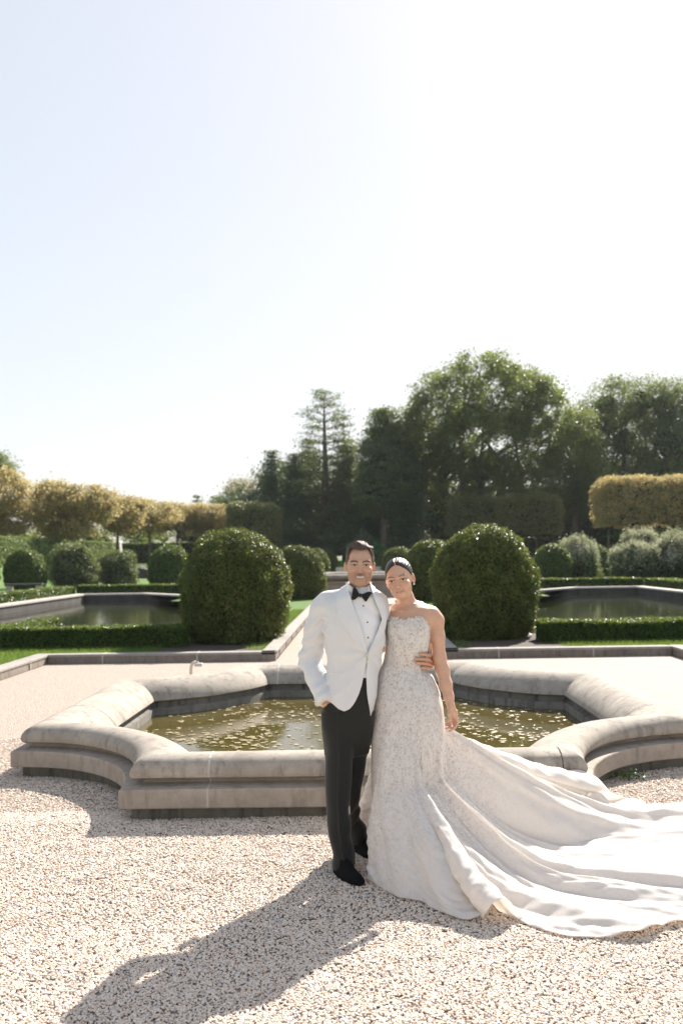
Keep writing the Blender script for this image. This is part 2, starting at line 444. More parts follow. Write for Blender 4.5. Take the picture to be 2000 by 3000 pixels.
FTPARTS += [joint_line('front', -.975, 0, .014, M['mortar'], full), joint_line('front', 1.33, 0, .006, M['joint'], full, .001), joint_line('back', -.97, 0, .02, M['mortar'], cope[2:]),
            joint_line('back', .35, 0, .02, M['mortar'], cope[2:]), joint_line('side', 8.45, 1, .009, M['joint'], cope[2:]), joint_line('side', 8.9, -1, .007, M['joint'], cope[2:])]
for o in FTPARTS: off(o)
r = ring(.545)
wt = sheet('water', [([tuple(p) for p in r], [])], 0.045, M['water'])

# floating leaves on the basin water
def floating():
    rs = np.random.RandomState(3); V = []; T = []; n0 = 0
    inner = ring(.60)
    def inside(x, y):
        if abs(x) > FX - .62 or y < FY0 + .62 or y > FY1 - .62: return False
        ex = (FX - abs(x)) / (RX + .6)
        for yy in (FY0, FY1):
            if ex ** 2 + ((y - yy) / (RY + .6)) ** 2 < 1: return False
        return True
    cnt = 0
    cl = [(rs.uniform(-2.1, 2.1), rs.uniform(7.1, 11.7), rs.uniform(.15, .5)) for _ in range(70)]
    while cnt < 1150:
        c = cl[rs.randint(len(cl))]
        x, y = c[0] + rs.normal() * c[2], c[1] + rs.normal() * c[2] * .8
        dens = .25 + .75 * (y > 8.6)
        if not inside(x, y) or rs.uniform() > dens: continue
        r0 = rs.uniform(.009, .034); k = 7; th = np.sort(rs.uniform(0, 6.28, k))
        rr = r0 * rs.uniform(.6, 1.15, k)
        V.append((x, y, .0505 + rs.uniform(0, .002)))
        for a, q in zip(th, rr): V.append((x + math.cos(a) * q * 1.2, y + math.sin(a) * q, .0495 + rs.uniform(0, .003)))
        for i in range(k): T.append((n0, n0 + 1 + i, n0 + 1 + (i + 1) % k))
        n0 += k + 1; cnt += 1
    o = mesh_np('floating_leaves', V, np.array(T), M['pad']); tag(o, 'tan fallen leaves and duckweed floating on the basin water', 'leaves', kind='stuff')
floating()

# ------------------------------------------------------------------ gravel pebbles (countless: one object)
def pebbles():
    rs = np.random.RandomState(11)
    def gen(x0, x1, y0, y1, dens):
        n = int((x1 - x0) * (y1 - y0) * dens)
        return np.column_stack([rs.uniform(x0, x1, n), rs.uniform(y0, y1, n), np.zeros(n)])
    P = np.concatenate([gen(-2.1, 2.1, 2.4, 4.6, 12500), gen(-3.0, 3.0, 4.6, 6.7, 9500), gen(-4.6, -1.5, 6.4, 9.5, 5500), gen(1.5, 4.6, 6.4, 9.5, 5500)])
    x, y = np.abs(P[:, 0]), P[:, 1]
    inb = (x < FX - .1) & (y > FY0 + .09) & (((FX - x) / (RX + .1)) ** 2 + ((y - FY0) / (RY + .1)) ** 2 > 1)
    P = P[~inb]
    P[:, 2] = .001 + .004 * rs.uniform(0, 1, len(P)) + .007 * np.abs(vnoise(P[:, :2], 9, 7.0)) * rs.uniform(.2, 1, len(P)) + .006 * np.clip(vnoise(P[:, :2], 14, 2.6), 0, 1)
    o = mesh_np('gravel_pebbles', P, [], None)
    tag(o, 'loose pale pea gravel covering the court', 'gravel', kind='stuff')
    ng = bpy.data.node_groups.new('pebble_scatter', 'GeometryNodeTree')
    ng.interface.new_socket('Geometry', in_out='INPUT', socket_type='NodeSocketGeometry')
    ng.interface.new_socket('Geometry', in_out='OUTPUT', socket_type='NodeSocketGeometry')
    N = ng.nodes; L = ng.links
    gi = N.new('NodeGroupInput'); go = N.new('NodeGroupOutput')
    ico = N.new('GeometryNodeMeshIcoSphere'); ico.inputs['Radius'].default_value = .0064; ico.inputs['Subdivisions'].default_value = 2
    ss = N.new('GeometryNodeSetShadeSmooth'); L.new(ico.outputs[0], ss.inputs[0])
    sm = N.new('GeometryNodeSetMaterial'); sm.inputs['Material'].default_value = M['pebble']; L.new(ss.outputs[0], sm.inputs[0])
    ip = N.new('GeometryNodeInstanceOnPoints'); L.new(gi.outputs[0], ip.inputs['Points']); L.new(sm.outputs[0], ip.inputs['Instance'])
    rr = N.new('FunctionNodeRandomValue'); rr.data_type = 'FLOAT_VECTOR'; rr.inputs[0].default_value = (-.45, -.45, 0); rr.inputs[1].default_value = (.45, .45, 6.28)
    rv = N.new('FunctionNodeRandomValue'); rv.data_type = 'FLOAT_VECTOR'; rv.inputs[0].default_value = (.62, .52, .36); rv.inputs[1].default_value = (1.45, 1.1, .70)
    rv.inputs['Seed'].default_value = 5
    L.new(rr.outputs[0], ip.inputs['Rotation']); L.new(rv.outputs[0], ip.inputs['Scale'])
    L.new(ip.outputs[0], go.inputs[0])
    m = o.modifiers.new('scatter', 'NODES'); m.node_group = ng
pebbles()

# ------------------------------------------------------------------ clipped shrubs and hedges
def dome_mesh(R, H, seed, zc=.9, n=40, m=26, p_lo=2.6, p_hi=2.15, rough=.045):
    th = np.arange(n) / n * 2 * math.pi
    zs = np.concatenate([np.linspace(0, zc, 9)[:-1], zc + (H - zc) * np.sin(np.linspace(0, math.pi / 2, m))])
    r = np.where(zs < zc, (1 - np.clip((zc - zs) / (zc * 1.32), 0, 1) ** p_lo) ** (1 / p_lo), (1 - np.clip((zs - zc) / (H - zc), 0, 1) ** p_hi) ** (1 / p_hi)) * R
    V = np.stack([r[:, None] * np.cos(th), r[:, None] * np.sin(th), np.broadcast_to(zs[:, None], (len(zs), n))], -1).reshape(-1, 3)
    D = V - np.array([0, 0, zc]); D /= np.linalg.norm(D, axis=1)[:, None] + 1e-9
    V = V + D * (vnoise(V, seed, 1.6) * rough + vnoise(V, seed + 1, 4.5) * rough * .55)[:, None]
    i = np.arange(len(zs) - 1)[:, None] * n; j = np.arange(n)[None]; j2 = (j + 1) % n
    return V, np.stack([i + j, i + j2, i + n + j2, i + n + j], -1).reshape(-1, 4)

def leafy(name, V, F, n, size, mat, core_mat, parent=None, seed=0, depth=.05, jitter=.8, inset=.07, fuzz=0.0, asp=.55):
    """one mesh: a dark inner mass plus leaf faces spread over and just below its surface"""
    rs = np.random.RandomState(seed)
    P, N = scatter(V, F, n, rs)
    clump = vnoise(P, seed + 5, 5.0 / max(.3, depth * 8))
    P = P - N * (rs.uniform(-.25, 1, size=(n, 1)) ** 1 * depth) + N * (clump[:, None] * depth * .5)
    if fuzz:
        k = rs.uniform(size=n) < .12; P[k] += N[k] * rs.uniform(0, fuzz, size=(k.sum(), 1))
    LV, LQ = leaves(P, N, size, rs, jitter, asp)
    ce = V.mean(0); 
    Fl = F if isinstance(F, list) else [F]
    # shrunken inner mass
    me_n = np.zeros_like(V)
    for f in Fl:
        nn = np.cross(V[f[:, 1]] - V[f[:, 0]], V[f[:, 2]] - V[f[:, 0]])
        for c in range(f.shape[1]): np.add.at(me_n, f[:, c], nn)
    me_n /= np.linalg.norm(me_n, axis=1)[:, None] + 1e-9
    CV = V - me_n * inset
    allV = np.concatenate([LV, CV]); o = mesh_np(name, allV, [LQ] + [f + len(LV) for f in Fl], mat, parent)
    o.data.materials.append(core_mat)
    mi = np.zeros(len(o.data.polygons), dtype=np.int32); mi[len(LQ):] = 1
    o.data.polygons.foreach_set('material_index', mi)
    return o

def place_copy(src, name, loc, rz=0, sc=1.0):
    o = src.copy(); COL.objects.link(o); o.name = name; o.location = loc; o.rotation_euler = (0, 0, rz); o.scale = (sc, sc, sc) if np.isscalar(sc) else sc
    return o
GB = 'clipped boxwood domes lining the path'
V, F = dome_mesh(1.02, 2.14, 4, rough=.038)
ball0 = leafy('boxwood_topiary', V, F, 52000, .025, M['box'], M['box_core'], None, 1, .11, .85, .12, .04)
ball0.location = (-2.40, 19.25, .08)
tag(ball0, 'huge clipped boxwood dome nearest the couple, behind the groom\'s shoulder', 'topiary', GB)
ball1 = place_copy(ball0, 'boxwood_topiary', (2.42, 19.35, .08), 2.2, (1.0, 1.0, 1.01)); tag(ball1, 'huge clipped boxwood dome nearest the couple, beside the bride\'s arm', 'topiary', GB)
V, F = dome_mesh(1.0, 2.1, 21)
ballm = leafy('boxwood_topiary', V, F, 22000, .035, M['box'], M['box_core'], None, 2, .09, .85, .09, .03)
ballm.location = (-2.35, 38.2, .06); tag(ballm, 'middle-distance boxwood dome between the big left dome and the groom\'s head', 'topiary', GB)
for (x, y, rz, s, lab) in [(2.55, 35.5, 1.2, 1.05, 'boxwood dome just above the bride\'s head, overlapped by the big right dome'),
                           (-2.75, 58.5, 2.2, 1.03, 'boxwood dome second along the left row, peeking out next to the groom\'s hair'),
                           (2.4, 62, 3.1, 1.05, 'boxwood dome with only its left half showing between the two heads'),
                           (-2.9, 83, 4.1, 1.1, 'farthest boxwood dome of the left row, touching the groom\'s hair'),
                           (2.5, 82, 5.1, 1.1, 'farthest boxwood dome of the right row, a thin slice above the fountain rim')]:
    o = place_copy(ballm, 'boxwood_topiary', (x, y, .05), rz, s); tag(o, lab, 'topiary', GB)
GO = 'rounded shrubs beyond the pools'
V, F = dome_mesh(1.2, 2.3, 31)
ballf = leafy('round_shrub', V, F, 14000, .05, M['hedge'], M['core_dark'], None, 3, .12, .9, .1, .05)
ballf.location = (-19.3, 57.5, .08); tag(ballf, 'dark round clipped shrub with light right edge above the stone bench at far left', 'shrub', GO)
for (x, y, rz, s, lab) in [(-21.9, 57.0, .5, 1.0, 'round shrub cut off by the left edge of the picture'),
                           (-11.4, 59.5, 1.5, 1.05, 'dark green round shrub partly behind the big left topiary dome'),
                           (11.2, 58.0, 2.5, .95, 'olive round shrub partly hidden by the big right topiary dome'),
                           (15.6, 66.5, 3.5, .95, 'dark round shrub beside the stone stair on the right')]:
    o = place_copy(ballf, 'round_shrub', (x, y, .08), rz, s); tag(o, lab, 'shrub', GO)
def loose_shrub(x, y, R, H, mat, label, seed, plume=False, group=GO):
    V, F = dome_mesh(R, H, seed, zc=H * .45, rough=.22, p_hi=2.6)
    e = empty('loose_shrub', (x, y, .08)); tag(e, label, 'shrub', group)
    leafy('foliage', V, F, 11000, .055, mat, M['core_dark'], e, seed, .3, 1.0, .25, .18)
    if plume:
        rs = np.random.RandomState(seed); P, N = scatter(V, F, 1100, rs); P = P[P[:, 2] > H * .38]
        Q = (P[:, None] + rs.normal(size=(len(P), 9, 3)) * np.array([.07, .07, .14])).reshape(-1, 3) + np.array([0, 0, .1])
        LV, LQ = leaves(Q, np.tile([[0, 0, 1.0]], (len(Q), 1)), .05, rs, 1.0)
        mesh_np('plumes', LV, LQ, M['plume'], e)
loose_shrub(-17.2, 60, 1.45, 2.5, M['shrub'], 'loose feathery grey green shrub right of the far left round one', 41)
loose_shrub(-14.9, 62, 1.1, 2.0, M['shrub'], 'smaller loose shrub left of the lawn stair on the left', 42)
loose_shrub(13.1, 60, 1.3, 2.35, M['shrub'], 'bushy pale leaved shrub right of the big right topiary dome', 43, True)
loose_shrub(14.6, 53, 1.1, 1.9, M['yew'], 'tall plumed grass clump immediately right of the right hand stair', 44, True, 'plumed clumps behind the right pool')
loose_shrub(15.6, 55.5, 1.1, 2.6, M['yew'], 'tallest plumed clump with pale flower heads behind the right pool', 45, True, 'plumed clumps behind the right pool')
loose_shrub(17.0, 53.5, 1.3, 2.3, M['yew'], 'wide plumed clump at the right edge beyond the pool', 46, True, 'plumed clumps behind the right pool')
loose_shrub(18.9, 53, 1.3, 2.0, M['yew'], 'plumed clump cut by the right edge of the picture', 47, True, 'plumed clumps behind the right pool')

def box_mesh(x0, x1, y0, y1, z0, z1, step=.4, seed=0, rough=.02, rnd=0.0):
    """closed box surface as a grid so it can be roughened"""
    V = []; Q = []
    def face(o, a, b, na, nb):
        base = len(V)
        for i in range(na + 1):
            for j in range(nb + 1): V.append(o + a * i / na + b * j / nb)
        for i in range(na):
            for j in range(nb):
                k = base + i * (nb + 1) + j; Q.append([k, k + nb + 1, k + nb + 2, k + 1])
    o = np.array([x0, y0, z0], float); X = np.array([x1 - x0, 0, 0.]); Y = np.array([0, y1 - y0, 0.]); Z = np.array([0, 0, z1 - z0.__float__()])
    nx, ny, nz = [max(1, int(round(d / step))) for d in (x1 - x0, y1 - y0, z1 - z0)]
    face(o, X, Z, nx, nz); face(o + Y, Z, X, nz, nx); face(o, Z, Y, nz, ny); face(o + X, Y, Z, ny, nz); face(o + Z, X, Y, nx, ny)
    V = np.array(V); 
    if rnd:
        c = np.array([(x0 + x1) / 2, (y0 + y1) / 2, (z0 + z1) / 2]); h = np.array([(x1 - x0) / 2, (y1 - y0) / 2, (z1 - z0) / 2])
        inner = np.maximum(h - rnd, .01); d = V - c; cl = np.clip(d, -inner, inner); ex = d - cl; L = np.linalg.norm(ex, axis=1)[:, None]
        V = c + cl + ex / (L + 1e-9) * np.minimum(L, rnd)
    V = V + np.column_stack([vnoise(V, seed, 1.5), vnoise(V, seed + 1, 1.5), vnoise(V, seed + 2, 1.5)]) * rough
    return V, np.array(Q)
def hedge(x0, x1, y0, y1, z0, z1, n, size, mat, label, group, name='box_hedge', seed=0, depth=.05, step=.3, rough=.02, rnd=0.0, core=None, fuzz=.02, cat='hedge', parent=None):
    V, Q = box_mesh(x0, x1, y0, y1, float(z0), float(z1), step, seed, rough, rnd)
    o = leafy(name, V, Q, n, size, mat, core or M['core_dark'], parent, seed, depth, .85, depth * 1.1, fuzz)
    if label: tag(o, label, cat, group)
    return o
GH = 'low box hedges edging the pools'
hedge(-6.45, -3.2, 17.95, 18.65, .08, .47, 26000, .020, M['hedge'], 'low clipped hedge in front of the left pool, nearest the kerb', GH, seed=51)
hedge(3.3, 8.6, 17.95, 18.65, .08, .47, 36000, .020, M['hedge'], 'low clipped hedge in front of the right pool, nearest the kerb', GH, seed=52)
hedge(-6.95, -6.42, 18.0, 21.5, .08, .47, 9000, .022, M['hedge'], 'low hedge turning back at the left edge of the picture', GH, seed=53)
for s, w in ((-1, 'left'), (1, 'right')):
    x0, x1 = sorted((s * 13.2, s * 14.0))
    hedge(x0, x1, 21, 46.2, .08, .5, 26000, .04, M['hedge'], f'low hedge running back along the outer side of the {w} pool', GH, seed=54 + s)
    x0, x1 = sorted((s * 7.6, s * 13.1))
    hedge(x0, x1, 46.0, 46.8, .08, .52, 9000, .045, M['hedge'], f'low hedge across the far end of the {w} pool', GH, seed=57 + s)
hedge(6.3, 7.4, 42.2, 43.0, .08, .5, 3000, .045, M['lime'], 'short bright low hedge block just right of the big right topiary dome', GH, seed=61)
hedge(-7.5, -5.2, 44.5, 45.3, .08, .5, 4000, .045, M['hedge'], 'short low hedge block just left of the big left topiary dome', GH, seed=62)
GT = 'tall clipped hedges on the terraces'
hedge(-25.2, -23.6, 6, 98, 1.25, 3.35, 95000, .085, M['sunlit_hedge'], 'tall sunlit clipped hedge wall under the orange trees on the left', GT, 'tall_hedge', 63, .12, .8, .05)
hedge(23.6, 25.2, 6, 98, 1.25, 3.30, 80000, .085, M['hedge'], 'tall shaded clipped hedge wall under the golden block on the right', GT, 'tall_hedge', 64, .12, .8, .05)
hedge(-23.6, -8, 99, 100.5, 1.25, 3.3, 16000, .09, M['hedge'], 'tall hedge closing the lawn end on the left', GT, 'tall_hedge', 65, .12, .8, .05)
hedge(8, 23.6, 99, 100.5, 1.25, 3.3, 16000, .09, M['yew'], 'tall dark hedge closing the lawn end on the right', GT, 'tall_hedge', 66, .12, .8, .05)

# ------------------------------------------------------------------ side pools
for s, w in ((-1, 'left'), (1, 'right')):
    e = empty('garden_pool', (s * 8, 32, 0)); tag(e, f'long dark reflecting pool with pale stone coping on the {w}', 'pool', 'reflecting pools')
    a = np.array(pool_poly(s, .45)); b = np.array(pool_poly(s, 0.0)); n = len(a)
    def rg(P, z): return np.column_stack([P - np.array([s * 8, 32]), np.full(n, z)])
    V = np.concatenate([rg(a, .08), rg(a, .20), rg(b, .20), rg(b, .13), rg(np.array(pool_poly(s, .05)), .13), rg(np.array(pool_poly(s, .05)), -.55)])
    def qs(r): i = np.arange(n); return np.stack([r * n + i, r * n + (i + 1) % n, (r + 1) * n + (i + 1) % n, (r + 1) * n + i], -1)
    mesh_np('coping', V[:4 * n], np.concatenate([qs(0), qs(1), qs(2)]), M['pool_cope'], e)
    mesh_np('pool_wall', V[3 * n:], np.concatenate([qs(0), qs(1)]), M['pool_wall'], e)
    sheet('water', [([tuple(p) for p in pool_poly(s, .04)], [])], -.13, M['water2'])

# ------------------------------------------------------------------ far fountain, stairs, bench, lamp
f2 = empty('tiered_fountain', (0, 44.2, 0)); tag(f2, 'raised stone fountain basin at the end of the path between the two heads', 'fountain')
def octo(prof, name, mat): 
    mb = MB(); mb.lathe(prof, n=8); o = mb.build(name, mat, f2); o.rotation_euler = (0, 0, math.pi / 8); return o
octo([(3.55, 0), (3.55, .10), (3.35, .12), (3.35, .58), (3.45, .60), (3.45, .67), (3.25, .68)], 'pedestal_wall', M['plinth'])
octo([(3.25, .66), (3.3, .74), (3.6, .80), (3.66, .88), (3.6, .95), (3.3, .97), (3.1, .93), (3.1, .6)], 'rim', M['coping'])
octo([(3.15, .80), (0.01, .80)], 'basin_water', M['water2'])
st = empty('stone_steps', (0, 60, 0)); tag(st, 'pale garden steps glimpsed above the fountain rim beside the groom\'s ear', 'steps', 'garden steps')
for k in range(6):
    mb = MB(); mb.box(-1.5, 1.5, k * .38, k * .38 + .42, 0, .17 * (k + 1)); bevel(mb.build('step', M['pool_cope'], st), .01, 1)
for s, w in ((-1, 'left'), (1, 'right')):
    e = empty('stone_stairs', (s * 17, 84, 0)); tag(e, f'stone stair with sloping side walls climbing to the {w} terrace', 'steps', 'garden stairs up to the terraces')
    for k in range(8):
        mb = MB(); a, b = sorted((s * (.2 + k * .6), s * (.2 + (k + 1) * .6))); mb.box(a, b, .35, 2.4, .05, .1 + .155 * (k + 1)); mb.build('step', M['pool_cope'], e)
    for yy in (0, 2.42):
        V = []
        for x, zt in ((0, .55), (5.2, 1.85)):
            for y in (yy, yy + .33): V += [(s * x, y, .05), (s * x, y, zt)]
        V = np.array(V); mb = MB(); mb.add(V, [[0, 1, 5, 4], [2, 6, 7, 3], [0, 2, 3, 1], [4, 5, 7, 6], [0, 4, 6, 2]]); mb.build('side_wall', M['pool_wall'], e)
        V2 = []
        for x, zt in ((-.06, .54), (5.26, 1.86)):
            for y in (yy - .05, yy + .38): V2 += [(s * x, y, zt), (s * x, y, zt + .1)]
        mb = MB(); mb.add(V2, [[0, 1, 5, 4], [2, 6, 7, 3], [0, 2, 3, 1], [4, 5, 7, 6], [0, 4, 6, 2], [1, 3, 7, 5]]); mb.build('wall_coping', M['pool_cope'], e)
bn = empty('stone_bench', (-17.0, 50.5, ZL)); tag(bn, 'low stone garden bench in front of the far left round shrub', 'bench')
mb = MB(); mb.box(-.95, .95, -.22, .22, .36, .46); bevel(mb.build('seat', M['pool_wall'], bn), .02)
for x in (-.75, .75):
    mb = MB(); mb.box(x - .13, x + .13, -.18, .18, 0, .36); bevel(mb.build('leg', M['pool_cope'], bn), .02)
# small hooded path light behind the basin
lm = empty('path_light', (-2.37, 14.0, 0)); tag(lm, 'small cream hooked garden light standing on the gravel behind the basin', 'garden light')
mb = MB(); mb.tube([(0, 0, 0), (0, 0, .12), (.005, 0, .19), (.03, 0, .235), (.07, 0, .25), (.11, 0, .245)], [.022, .022, .022, .021, .020, .018], 12); mb.build('stem', simple('cream_metal', (.62, .56, .44), .5), lm, True)
mb = MB(); mb.box(.055, .165, -.05, .05, .185, .232); bevel(mb.build('lamp_head', simple('grey_metal', (.50, .50, .48), .4), lm), .012, 3)

# little weed in the right scoop
wd = empty('weed', (2.0, 7.42, 0)); tag(wd, 'small green weed growing at the footing of the right scoop', 'weed')
rs = np.random.RandomState(5); P = rs.normal(size=(60, 3)) * [.05, .03, .02] + [0, 0, .04]; P[:, 2] = np.abs(P[:, 2])
LV, LQ = leaves(P, np.tile([[0, -.3, 1.]], (60, 1)), .015, rs, .6, .7); mesh_np('foliage', LV, LQ, M['blade'], wd)
mb = MB(); mb.tube([(0, 0, 0), (.01, 0, .05)], .003, 5); mb.build('stem', M['blade'], wd)

# grass blades near the kerb
def grass():
    rs = np.random.RandomState(8)
    def reg(x0, x1, y0, y1, d): n = int((x1 - x0) * (y1 - y0) * d); return np.column_stack([rs.uniform(x0, x1, n), rs.uniform(y0, y1, n), np.full(n, ZL)])
    P = np.concatenate([reg(-6.6, -3.5, KY + .27, 17.95, 900), reg(3.5, 6.8, KY + .27, 17.95, 900), reg(-7, -KX - .27, 12.5, KY + .3, 900), reg(KX + .27, 7, 12.5, KY + .3, 500), reg(-2.0, -PX_ - .28, KY + .9, 30, 700), reg(PX_ + .28, 2.0, KY + .9, 30, 300), reg(-3.5, -2, 21, 30, 250)])
    n = len(P); h = rs.uniform(.03, .085, n)[:, None]; a = rs.uniform(0, 6.28, n); d = np.column_stack([np.cos(a), np.sin(a), np.zeros(n)])
    w = .006; tip = P + d[:, [1, 0, 2]] * h * .4 + [0, 0, 1] * h
    V = np.stack([P - d * w, P + d * w, tip], 1).reshape(-1, 3)
    o = mesh_np('grass_tufts', V, np.arange(3 * n).reshape(n, 3), M['blade']); tag(o, 'mown grass blades along the kerbs', 'grass', kind='stuff')
grass()

# ------------------------------------------------------------------ trees
def blob_surface(blobs, n, rs, keep_in=.82):
    """cluster centres spread over the outside of a union of ellipsoids"""
    B = np.array(blobs, float); A = (B[:, 3] * B[:, 4] + B[:, 4] * B[:, 5] + B[:, 3] * B[:, 5]); A /= A.sum()
    k = rs.choice(len(B), size=n * 3, p=A); D = rs.normal(size=(n * 3, 3)); D /= np.linalg.norm(D, axis=1)[:, None]
    rr = rs.uniform(.62, 1.03, size=(n * 3, 1)) ** .7
    P = B[k, :3] + D * B[k, 3:6] * rr
    ok = np.ones(len(P), bool)
    for j in range(len(B)):
        q = np.linalg.norm((P - B[j, :3]) / B[j, 3:6], axis=1); ok &= ~((q < keep_in * .75) & (k != j))
    P, D = P[ok][:n], D[ok][:n]
    return P, D
def tree(name, label, x, y, z0, blobs, mat, nclus=300, per=70, csize=.7, leaf=.12, trunk=(.35, 5), group=None, seed=0, cat='tree', flat=.6, limbs=14, core=.0, multi=1, droop=0):
    rs = np.random.RandomState(seed)
    e = empty(name, (x, y, z0)); tag(e, label, cat, group)
    o_ = np.array([x, y, z0])
    P, D = blob_surface(blobs, nclus, rs)
    lumps = vnoise(P, seed, .45)
    keep = lumps > -.85; P, D = P[keep], D[keep]
    Q = (P[:, None] + rs.normal(size=(len(P), per, 3)) * csize * np.array([1, 1, flat]) * rs.uniform(.5, 1.15, size=(len(P), 1, 1))).reshape(-1, 3)
    NN = np.repeat(D * .6 + [0, 0, .6], per, 0)
    LV, LQ = leaves(Q - o_, NN, leaf, rs, .8)
    parts = [LV]; F = [LQ]; nc = 0
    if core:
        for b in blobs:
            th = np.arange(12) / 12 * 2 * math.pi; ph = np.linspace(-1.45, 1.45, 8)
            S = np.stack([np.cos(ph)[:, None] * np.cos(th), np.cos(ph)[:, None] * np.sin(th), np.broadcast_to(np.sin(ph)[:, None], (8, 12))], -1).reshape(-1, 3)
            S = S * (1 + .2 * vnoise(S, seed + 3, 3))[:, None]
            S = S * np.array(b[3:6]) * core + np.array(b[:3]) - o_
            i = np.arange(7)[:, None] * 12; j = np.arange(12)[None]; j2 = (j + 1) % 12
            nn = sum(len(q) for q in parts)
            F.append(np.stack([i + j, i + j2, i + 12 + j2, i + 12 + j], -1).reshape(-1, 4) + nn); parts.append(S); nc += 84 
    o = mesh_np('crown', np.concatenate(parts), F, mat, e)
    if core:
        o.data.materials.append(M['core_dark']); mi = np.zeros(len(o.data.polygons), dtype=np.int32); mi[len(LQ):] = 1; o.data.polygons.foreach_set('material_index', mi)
    mb = MB(); r0, h0 = trunk
    top = np.array([np.mean([b[0] for b in blobs]) - x, np.mean([b[1] for b in blobs]) - y, max(b[2] for b in blobs) - z0])
    for t_ in range(multi):
        bx = (t_ - (multi - 1) / 2) * r0 * 4.5
        base = np.array([bx * .5, 0, -.3]); fork = np.array([bx + rs.uniform(-.2, .2), 0, h0])
        mb.tube([base, base * .5 + fork * .5 + [rs.uniform(-.1, .1), 0, 0], fork], [r0 * 1.25, r0, r0 * .8], 8)
        for k in range(limbs // multi):
            tgt = P[rs.randint(len(P))] - o_; f0 = fork * 1.0; f0[2] = h0 * rs.uniform(.75, 1.0)
            mid = f0 * .5 + tgt * .5 + [0, 0, abs(tgt[0] - f0[0]) * .12]
            mb.tube([f0, mid, tgt], [r0 * rs.uniform(.35, .6), r0 * .25, .03], 5)
    mb.build('trunk', M['bark'], e, smooth=True)
    return e
def B(y, *bl, dz=None):
    """crown lobes: (u, v, ru, rv) measured on the photograph at distance y -> world ellipsoids of real depth"""
    out = []
    for i, (u, v, ru, rv) in enumerate(bl):
        p = at(u, v, y); a, c = ru / F_PX * y, rv / F_PX * y
        dy = ((i * 37) % 5 - 2) * a * .18
        out.append((p[0], y + dy, p[2], a, max(a, c) * .9 if dz is None else dz, c))
    return out
T0 = 1.3
GD = 'big deciduous trees on the right'
X = lambda u, y: float(at(u, 1600, y)[0])
tree('deciduous_tree', 'tallest broad domed deciduous tree above the bride', X(1415, 93), 93, T0,
     B(93, (1400, 1170, 150, 125), (1300, 1190, 100, 105), (1510, 1175, 115, 115), (1250, 1270, 80, 95), (1600, 1240, 80, 130), (1400, 1290, 150, 120), (1520, 1330, 120, 120), (1330, 1400, 110, 100), (1450, 1420, 120, 90), (1570, 1420, 90, 90)),
     M['decid'], 1250, 70, .52, .13, (.42, 8), GD, 101, limbs=44, multi=5, flat=.7)
tree('deciduous_tree', 'shorter leafy tree on the left shoulder of the tallest dome', X(1235, 96), 96, T0,
     B(96, (1215, 1260, 60, 60), (1180, 1300, 50, 60), (1240, 1360, 90, 90), (1190, 1420, 70, 70)), M['decid'], 240, 90, .6, .105, (.35, 7), GD, 102, limbs=14, core=.4)
tree('deciduous_tree', 'hazy blue green tree left of the right edge, right of the dome', X(1780, 104), 104, T0,
     B(104, (1770, 1190, 90, 75), (1740, 1290, 80, 100), (1840, 1290, 100, 110), (1760, 1400, 110, 100), (1860, 1400, 90, 90)), M['decid_blue'], 420, 95, .7, .12, (.45, 8), GD, 103, limbs=26, multi=3, flat=.7, core=.35)
tree('deciduous_tree', 'dark blue green tree filling the right edge of the picture', X(1930, 100), 100, T0,
     B(100, (1880, 1175, 70, 60), (1945, 1200, 90, 80), (2030, 1190, 90, 80), (1960, 1310, 120, 110), (2060, 1320, 110, 110), (1950, 1420, 120, 90)), M['decid_blue'], 460, 95, .7, .12, (.45, 8), GD, 104, limbs=22, multi=2, flat=.7, core=.4)
tree('deciduous_tree', 'pale leafed smaller tree under the gap between the dome and the blue green trees', X(1680, 95), 95, T0,
     B(95, (1690, 1270, 50, 70), (1680, 1340, 75, 90), (1660, 1430, 80, 80), (1730, 1430, 70, 90)), M['decid'], 420, 80, .6, .10, (.3, 6), GD, 105, limbs=12)
# dark understorey
GU = 'dark evergreen trees closing the garden end'
for i, (u, v, ru, rv, y, lab) in enumerate([(700, 1520, 70, 90, 108, 'dark evergreen mass right of the olive clipped block'), (800, 1490, 80, 120, 106, 'black green evergreen beneath the pointed spruces'), (905, 1470, 90, 130, 107, 'black green evergreen under the layered cedar'),
                                       (1010, 1500, 90, 120, 105, 'black green evergreen directly above the groom\'s head'), (1120, 1500, 90, 120, 106, 'black green evergreen above the gap between the heads'), (1250, 1500, 90, 120, 104, 'black green evergreen left of the bronze clipped block'),
                                       (1400, 1530, 120, 110, 106, 'dark evergreen mass behind the bronze clipped block'), (1560, 1520, 110, 120, 108, 'dark evergreen mass under the pale leafed tree'), (1710, 1510, 90, 110, 103, 'black green evergreen left of the golden block'), (1880, 1500, 130, 110, 108, 'dark evergreen mass behind the golden block')]):
    tree('yew_tree', lab, X(u, y), y, T0, B(y, (u, v, ru, rv), (u + 30, v + 60, ru * .9, rv * .7), (u - 35, v + 50, ru * .8, rv * .7)), M['yew'], 150, 80, .6, .11, (.3, 3), GU, 120 + i, limbs=5, core=.72)

